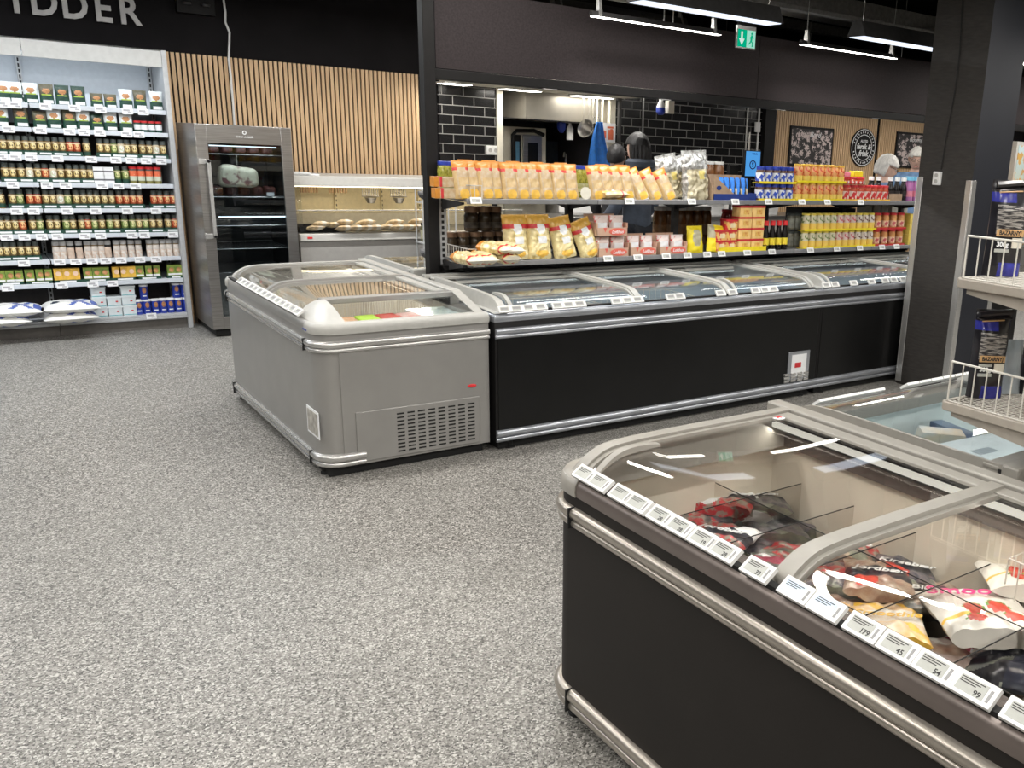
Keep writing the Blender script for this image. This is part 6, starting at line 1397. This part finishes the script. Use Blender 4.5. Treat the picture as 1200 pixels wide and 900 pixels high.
for i, (px, py) in enumerate([(1140, 500), (1165, 508), (1105, 488)]):
    x, y = at(px, py, .52); fbag('frozen_bag', .2, .26, .06, x, y, .47-.02*i, .3-.5*i, [(pm('blue_food_film', (.25, .34, .48), .3, col2=(.60, .5, .3), scale=14, coat=.4), pm('yellow_food_film', (.62, .50, .28), .3, col2=(.3, .42, .5), scale=14, coat=.4))[i % 2], BERG, CREAM], mf_b2, 'mixed blue and yellow frozen bag at the back of the adjoining freezer, %s' % ('near the shelf', 'rightmost', 'leftmost')[i], None, seed=150+i)
    m = MB(); rbox(m, .2, .18, 0, .16, 0, 1, .01); tag(m.build('frozen_carton', LBX, loc=(x, y, .302)), 'pale blue carton under the %s mixed frozen bag' % ('middle', 'right', 'left')[i], 'frozen carton')

# ------------------------------------------------------------------ exit sign, lamps, ceiling services
p = onY(876, 44, 4.98)
t = thing('exit_sign', 'green and white illuminated exit sign hanging from the ceiling', 'exit sign', (p.x, 5.0, p.z-.07))
EG = lum('exit_green', (.0, .50, .27), 1.3); EWh = lum('exit_white', (.75, 1, .9), 1.3)
s_ = .085
MB().box(-s_, s_, -.010, .010, -.002, .145).build('sign_housing', ALU, t, bevel=.002)
MB().box(-s_*.93, 0, -.0125, -.0105, .008, .118).build('sign_panel', EG, t, smooth=False)
MB().box(0, s_*.93, -.0125, -.0105, .008, .118).build('sign_panel', lum('exit_pale_green', (.45, .95, .75), 1.2), t, smooth=False)
MB().add([(x-.045, -.0135, z) for x, z in ((-.008, .105), (.008, .105), (.008, .06), (.026, .06), (0, .02), (-.026, .06), (-.008, .06))], [tuple(range(7))]).build('down_arrow', EWh, t)
o = MB().lathe([(.008, 0), (.008, .001)], 12, (.045, 0, 0)).build('runner_head', EG, t); o.rotation_euler = (PI/2, 0, 0); o.location = (0, -.0128, .098)
MB().tube([(.045, -.0135, .088), (.040, -.0135, .055)], .008, n=5).tube([(.040, -.0135, .055), (.055, -.0135, .035), (.05, -.0135, .016)], .005, n=5).tube([(.040, -.0135, .055), (.028, -.0135, .035), (.018, -.0135, .03)], .005, n=5).tube([(.045, -.0135, .082), (.062, -.0135, .07)], .004, n=5).tube([(.045, -.0135, .082), (.028, -.0135, .068)], .004, n=5).build('runner_body', EG, t)
MB().box(-.07, .07, -.012, .012, .146, .165).box(-.003, .003, -.003, .003, .165, 1.1).build('hanger', FRAMEB, t)
LF = lum('linear_lamp_light', (1, .96, .88), 16); LFB = lum('cool_lamp_light', (.80, .88, 1), 2.2)
def strip(x0, x1, y, z, w, power, lab, tilt=0, mat=LF, col=(1, .965, .91), spread=3.14):
    t = thing('linear_light', lab, 'ceiling light', ((x0+x1)/2, y, z), 0, 'linear ceiling lights'); L = (x1-x0)/2
    t.rotation_euler = (tilt, 0, 0)
    MB().prism([(-L, -w/2, 0), (-L, w/2, 0), (-L, w*.22, w*.6), (-L, -w*.22, w*.6)], (2*L, 0, 0)).build('lamp_housing', DUCT, t, bevel=.002)
    MB().box(-L+.01, L-.01, -w*.40, w*.40, -.004, .0).build('lamp_diffuser', mat, t, smooth=False)
    for x in (-L+.06, L-.06):
        m = MB().prism([(x-.01, -w*.5, 0), (x-.01, w*.5, 0), (x-.01, .012, .10), (x-.01, -.012, .10)], (.02, 0, 0)).tube([(x, 0, .1), (x, 0, 3.2-z)], .003, n=5); m.build('hanger', ALU, t)
    ld = bpy.data.lights.new('lamp_area', 'AREA'); ld.shape = 'RECTANGLE'; ld.size = 2*L-.02; ld.size_y = w*.8; ld.energy = power; ld.color = col; ld.spread = spread
    lo = bpy.data.objects.new('lamp_area', ld); C.objects.link(lo); lo.parent = t; lo.location = (0, 0, -.008)
    return t
a, b = onZ(746, 5, 2.40), onZ(908, 27, 2.40)
YL = 4.62
strip(Xat(744, YL, 2.40), Xat(908, YL, 2.40), YL, 2.40, .17, 11, 'wide bright ceiling light left of the green exit sign', mat=LFB, col=(.9, .95, 1), spread=2.2)
strip(Xat(1003, YL, 2.41), Xat(1003, YL, 2.41)+1.4, YL, 2.41, .17, 11, 'wide bright ceiling light running into the column', mat=LFB, col=(.9, .95, 1), spread=2.2)
YW = 5.04
strip(Xat(692, YW, 2.35), Xat(844, YW, 2.35), YW, 2.35, .05, 9, 'thin wall-washing light in front of the dark fascia, left one', spread=1.7)
strip(Xat(938, YW, 2.37), Xat(1050, YW, 2.37), YW, 2.37, .05, 9, 'thin wall-washing light in front of the dark fascia, right one', spread=1.7)
# rows above the aisles, over the camera and beyond the frame
for (x0, y, z, n, pw, st) in ((-3, 6.9, 2.66, 5, 62, 1.75), (-3.0, 4.62, 2.75, 4, 34, 1.6), (-3.0, 2.6, 2.75, 6, 34, 1.6), (-3.0, .6, 2.75, 7, 34, 1.6), (-3.0, -1.4, 2.75, 7, 30, 1.6)):
    for i in range(n): strip(x0+i*st, x0+i*st+1.35, y, z, .10, pw, 'linear ceiling light above the aisle, outside the picture, row at the %s' % {6.9: 'spice wall', 4.62: 'far island', 2.6: 'middle aisle', .6: 'near freezers', -1.4: 'back of the store'}[y], **(dict(col=(.92, .96, 1)) if y == 6.9 and i < 3 else {}))
# lights beyond the column at right
for (x0, y, z) in ((6.9, 4.62, 2.42), (8.5, 4.62, 2.42), (6.9, 3.2, 2.5), (8.5, 3.2, 2.5), (6.9, 1.8, 2.5)): strip(x0, x0+1.35, y, z, .10, 22, 'linear ceiling light beyond the column on the right')
# kitchen lights
for i, (px0, px1) in enumerate(((516, 548), (588, 628), (672, 712))):
    qa, qb = onZ(px0, 100+.095*(px0-560), 2.10), onZ(px1, 100+.095*(px1-560), 2.10)
    t = thing('ceiling_panel', 'bright flat kitchen ceiling light just under the header, %s of three' % ('left', 'middle', 'right')[i], 'ceiling light', ((qa.x+qb.x)/2, qa.y, 2.10), 0)
    L_ = (qb.x-qa.x)/2
    MB().box(-L_, L_, -.10, .10, -.012, .004).build('panel_frame', WHM, t); MB().box(-L_+.01, L_-.01, -.09, .09, -.015, -.012).build('lamp_diffuser', LF, t)
    ld = bpy.data.lights.new('lamp_area', 'AREA'); ld.shape = 'RECTANGLE'; ld.size = 2*L_; ld.size_y = .18; ld.energy = 6; ld.color = (1, .95, .85)
    lo = bpy.data.objects.new('lamp_area', ld); C.objects.link(lo); lo.parent = t; lo.location = (0, 0, -.02)
strip(8.7, 10.2, 7.6, 2.36, .10, 26, 'ceiling light before the round sign'); strip(10.5, 12, 7.4, 2.36, .10, 26, 'ceiling light before the farthest oak panel')
qc = onY(1181, 170, 8.7); strip(min(12.5, qc.x-.3), min(13.9, qc.x+1.1), 7.9, 2.30, .08, 24, 'added lamp strip brightening the glass-door cooler')  # extra strip added because the cooler came out too dim
strip(6.9, 8.2, 5.75, 2.36, .08, 14, 'added lamp strip brightening the white-haired shoppers from above')  # extra strip added to lighten the shoppers' dark hair and heads
strip(6.2, 7.5, 7.4, 2.36, .10, 12, 'kitchen ceiling light before the right tiles')
# ducts and beams
for (x0, x1, y0, y1, z0, z1, lab) in ((3.4, 12, 6.0, 6.45, 2.80, 2.95, 'wide flat dark ventilation duct under the ceiling'), (2.5, 12, 5.5, 5.58, 2.68, 2.72, 'thin dark cable tray above the fascia'), (2.5, 12, 4.2, 4.28, 2.95, 3.05, 'dark ceiling beam in front of the fascia'),
                              (3, 13, 7.6, 7.7, 2.9, 3.0, 'dark ceiling beam beyond the duct')):
    tag(MB().box(x0, x1, y0, y1, z0, z1).build('ceiling_duct', DUCTC, bevel=.006), lab, 'ceiling duct')
for i, (a, b) in enumerate((((7.0, 6.2, 2.75), (9.8, 4.6, 2.9)), ((8.8, 7.8, 2.85), (7.6, 4.4, 2.85)), ((6.4, 7.4, 3.0), (9.4, 6.6, 3.0)))):
    tag(MB().tube([a, b], .045, n=6).build('ceiling_pipe', DUCTC), 'slanting dark ceiling pipe, %s from the exit sign' % ordw(i+1), 'ceiling pipe')
# bright glazed fridge with coloured packs seen right of the column
q0, q1 = onY(1181, 170, 8.7), onY(1200, 212, 8.7)
t = thing('glass_door_cooler', 'lit glass-door cooler seen at the right edge beyond the column', 'cooler', (q0.x+.8, 8.5, 0))
under(t, MB().box(q0.x-.05, q0.x+1.6, 8.5, 8.84, 0, q0.z+.06).build('cooler_body', WHM, t) if False else MB().box(q0.x-.05, q0.x+1.6, 8.5, 8.84, 0, q0.z+.06), 'cooler_body', WHM, smooth=False)
under(t, MB().box(q0.x, q0.x+.42, 8.49, 8.5, .3, q0.z).box(q0.x+.47, q0.x+.9, 8.49, 8.5, .3, q0.z), 'cooler_window', pm('coloured_packs', (.60, .75, .78), .4, col2=(.70, .42, .12), scale=9, thr=(.42, .5)), smooth=False)
under(t, MB().box(q0.x-.3, q0.x+1.6, 8.3, 8.48, q1.z-.06, q1.z+.0), 'yellow_price_rail', YOLK, smooth=False)
tag(MB().box(9.7, 13.4, 8.79, 8.82, 1.0, 2.6).build('tile_panel', TILE), 'black tiled panel above the glass-door cooler', 'tile panel') if False else None

# ------------------------------------------------------------------ people
def figure(label, x, y, rz, H, hair, hairlong, top, topcol, glasses=False, trou=None, hood=False, lean=0, cap=False, hand=None):
    t = thing('person', label, 'person', (x, y, 0), rz)
    s = H/1.72
    J = {'pel': (0, 0, .95), 'wst': (0, 0, .84), 'sp': (0, 0, 1.15), 'ch': (0, -.01, 1.32), 'nk': (0, 0, 1.46), 'hd': (0, -.005, 1.54), 'ls': (.17, 0, 1.39), 'le': (.22, -.02, 1.12), 'lw': (.20, -.20, .98), 'lh': (.19, -.29, .96),
         'rs': (-.17, 0, 1.39), 're': (-.22, -.02, 1.12), 'rw': (-.20, -.20, .98), 'rh': (-.19, -.29, .96), 'lp': (.09, 0, .90), 'lk': (.10, -.01, .50), 'la': (.10, .02, .09), 'lt': (.10, -.14, .03),
         'rp': (-.09, 0, .90), 'rk': (-.10, -.01, .50), 'ra': (-.10, .02, .09), 'rto': (-.10, -.14, .03)}
    R = {'pel': .13, 'wst': .135, 'sp': .12, 'ch': .14, 'nk': .058, 'hd': .06, 'ls': .065, 'le': .045, 'lw': .030, 'lh': .03, 'rs': .065, 're': .045, 'rw': .03, 'rh': .03, 'lp': .095, 'lk': .06, 'la': .045, 'lt': .035, 'rp': .095, 'rk': .06, 'ra': .045, 'rto': .035}
    E = [('pel', 'wst'), ('pel', 'sp'), ('sp', 'ch'), ('ch', 'nk'), ('nk', 'hd'), ('ch', 'ls'), ('ls', 'le'), ('le', 'lw'), ('lw', 'lh'), ('ch', 'rs'), ('rs', 're'), ('re', 'rw'), ('rw', 'rh'), ('pel', 'lp'), ('lp', 'lk'), ('lk', 'la'), ('la', 'lt'), ('pel', 'rp'), ('rp', 'rk'), ('rk', 'ra'), ('ra', 'rto')]
    def skin(name, keys, mat, grow=1.0, add=0):
        ks = [k for k in J if k in keys]; me = bpy.data.meshes.new(name)
        me.from_pydata([Vector(J[k])*s for k in ks], [(ks.index(a), ks.index(b)) for a, b in E if a in ks and b in ks], [])
        o = bpy.data.objects.new(name, me); C.objects.link(o); md = o.modifiers.new('skin', 'SKIN'); md.use_smooth_shade = True
        for i, k in enumerate(ks): r = (R[k]*grow+add)*s; me.skin_vertices[0].data[i].radius = (r, r*(.8 if k in ('pel', 'sp', 'ch') else 1))
        me.skin_vertices[0].data[0].use_root = True
        sb = o.modifiers.new('sub', 'SUBSURF'); sb.levels = 2; sb.render_levels = 2
        me.materials.append(mat); o.parent = t; return o
    CV = ('pel', 'sp', 'ch', 'ls', 'rs', 'le', 're', 'lp', 'rp', 'lk', 'rk')
    for k_ in CV: R[k_] *= .66
    skin('body', set(J)-{'wst'}, SKIN)
    for k_ in CV: R[k_] /= .66
    tm = pm(top, topcol, .8, var=.15, scale=14, bump=.2)
    skin('jacket', {'pel', 'wst', 'sp', 'ch', 'nk', 'ls', 'le', 'lw', 'rs', 're', 'rw'}, tm, 1.04, .013)
    skin('trousers', {'pel', 'lp', 'lk', 'la', 'rp', 'rk', 'ra'}, trou or pm('dark_trousers', (.02, .022, .03), .8), 1.03, .010)
    for sd in (1, -1):
        m = MB()
        for k in range(4):
            x_ = sd*.19+(-.027+.018*k); l = (.06, .075, .072, .055)[k]
            m.tube([(x_*s, -.30*s, .96*s), (x_*s, (-.30-l*.5)*s, .955*s), (x_*s, (-.30-l)*s, (.94)*s)], .0085, n=6)
        m.tube([((sd*.19-sd*.03)*s, -.27*s, .96*s), ((sd*.19-sd*.055)*s, -.30*s, .95*s), ((sd*.19-sd*.06)*s, -.335*s, .945*s)], .0095, n=6)
        m.build('fingers', SKIN, t)
    # head
    b_ = bmesh.new(); bmesh.ops.create_uvsphere(b_, u_segments=28, v_segments=22, radius=1)
    for v in b_.verts:
        X, Y, Z = v.co
        w = .076*(1-.16*max(0, -Z)); d = .098*(1-.10*max(0, -Z)); hh = .118
        xx, yy, zz = X*w, Y*d, Z*hh
        if Y < 0:
            f = -Y
            yy += .010*f*max(0, 1-abs(Z+.72)*3)*-1           # chin
            if abs(X) < .22 and -.32 < Z < .12: yy -= .022*(1-abs(X)/.22)*(1-abs(Z+.12)/.28 if abs(Z+.12) < .28 else 0)   # nose
            if .08 < abs(X) < .55 and abs(Z-.10) < .14: yy += .007*f   # eye sockets
            if abs(X) < .3 and abs(Z+.48) < .06: yy += .003
        v.co = (xx, yy, zz)
    me = bpy.data.meshes.new('head'); b_.to_mesh(me); b_.free(); me.materials.append(SKIN); me.polygons.foreach_set('use_smooth', [True]*len(me.polygons))
    hd = bpy.data.objects.new('head', me); C.objects.link(hd); hd.parent = t; hd.location = (0, -.015, 1.595*s); hd.scale = (s,)*3; hd.rotation_euler = (lean, 0, 0)
    for sd in (1, -1):
        MB().lathe([(.0, -.0085), (.009, 0), (.0, .0085)], 10, (sd*.030, -.086, .012)).build('eye', [PAPER], hd)
        MB().lathe([(.0, -.004), (.0045, 0), (.0, .004)], 8, (sd*.030, -.0935, .012)).build('pupil', [INK], hd)
        e = MB().lathe([(.004, -.028), (.012, -.012), (.015, .012), (.006, .026)], 10, (sd*.077, .005, 0), sy=1.6).build('ear', SKIN, hd)
    MB().tube([(-.022, -.092, -.058), (0, -.098, -.060), (.022, -.092, -.058)], .004, n=6).build('mouth', pm('lips', (.42, .16, .13), .5), hd)
    # hair shell
    b_ = bmesh.new(); bmesh.ops.create_uvsphere(b_, u_segments=32, v_segments=24, radius=1)
    rm = [v for v in b_.verts if (v.co.y < -.15 and v.co.z < .38-.25*abs(v.co.x)) or v.co.z < (-.15 if hairlong == 0 else -.62)]
    bmesh.ops.delete(b_, geom=rm, context='VERTS')
    for v in b_.verts:
        X, Y, Z = v.co; k = 1+.025*math.sin(X*14+Z*8)+.02*math.sin(Y*17+X*9)
        g = .018 if hairlong else .011
        v.co = (X*(.080+g)*k, Y*(.102+g)*k+.004, Z*(.122+g*.9)*k)
    me = bpy.data.meshes.new('hair'); b_.to_mesh(me); b_.free(); me.materials.append(hair); me.polygons.foreach_set('use_smooth', [True]*len(me.polygons))
    ho = bpy.data.objects.new('hair', me); C.objects.link(ho); ho.parent = hd
    so = ho.modifiers.new('s', 'SOLIDIFY'); so.thickness = .012; so.offset = -1
    if hairlong == 2:
        m = MB()
        for k in range(9):
            a = PI*(.12+.76*k/8); m.tube([(.088*math.cos(a), .10*math.sin(a), .03), (.096*math.cos(a), .115*math.sin(a), -.05), (.085*math.cos(a), .105*math.sin(a), -.13)], .022, n=7)
        m.build('hair_strands', hair, hd)
    if glasses:
        m = MB()
        for sd in (1, -1):
            m.tube([(sd*.031+.022*math.cos(q*PI/6), -.108, .012+.016*math.sin(q*PI/6)) for q in range(12)], .0018, n=5, closed=True)
            m.tube([(sd*.053, -.106, .016), (sd*.082, -.02, .018), (sd*.083, .02, .010)], .0018, n=5)
        m.tube([(-.009, -.108, .015), (.009, -.108, .015)], .0018, n=5); m.build('glasses', INK, hd)
    if hood:
        m = MB().lathe([(.075, -.02), (.125, .01), (.135, .05), (.11, .075), (.095, .06)], 20, (0, .03, 1.44*s), sy=.9); m.build('hood', tm, t)
    return t
JKT = (.045, .055, .075)
figure('person in a grey-blue hooded jacket with black hair, seen from behind the shelves', Xat(748, 6.5, 1.5), 6.5, PI+.15, 1.71, DHAIR, 2, 'grey_blue_jacket', (.075, .09, .12), hood=True)
figure('person with black cap and dark clothes, bending left of the hooded person', Xat(722, 7.08, 1.45), 7.08, 2.2, 1.62, DHAIR, 0, 'black_work_shirt', (.02, .02, .024), lean=-.35)
figure('white-haired person with bobbed hair and glasses looking down at the shelf', Xat(1037, 5.75, 1.5), 5.75, .9, 1.64, WHAIR, 1, 'blue_checked_shirt', (.12, .19, .34), glasses=True, lean=.35)
figure('white-haired person with glasses and light blue jacket beside the column', Xat(1074, 6.35, 1.58), 6.35, -.9, 1.74, WHAIR, 0, 'light_blue_jacket', (.16, .28, .48), glasses=True, lean=.2)

# ------------------------------------------------------------------ world and colour management
w = bpy.data.worlds.new('world'); bpy.context.scene.world = w; w.use_nodes = True
bg = w.node_tree.nodes['Background']; bg.inputs[0].default_value = (.9, .95, 1, 1); bg.inputs[1].default_value = .05
vs = bpy.context.scene.view_settings; vs.view_transform = 'Standard'; vs.look = 'None'; vs.gamma = 1; vs.exposure = -.70; vs.use_curve_mapping = False
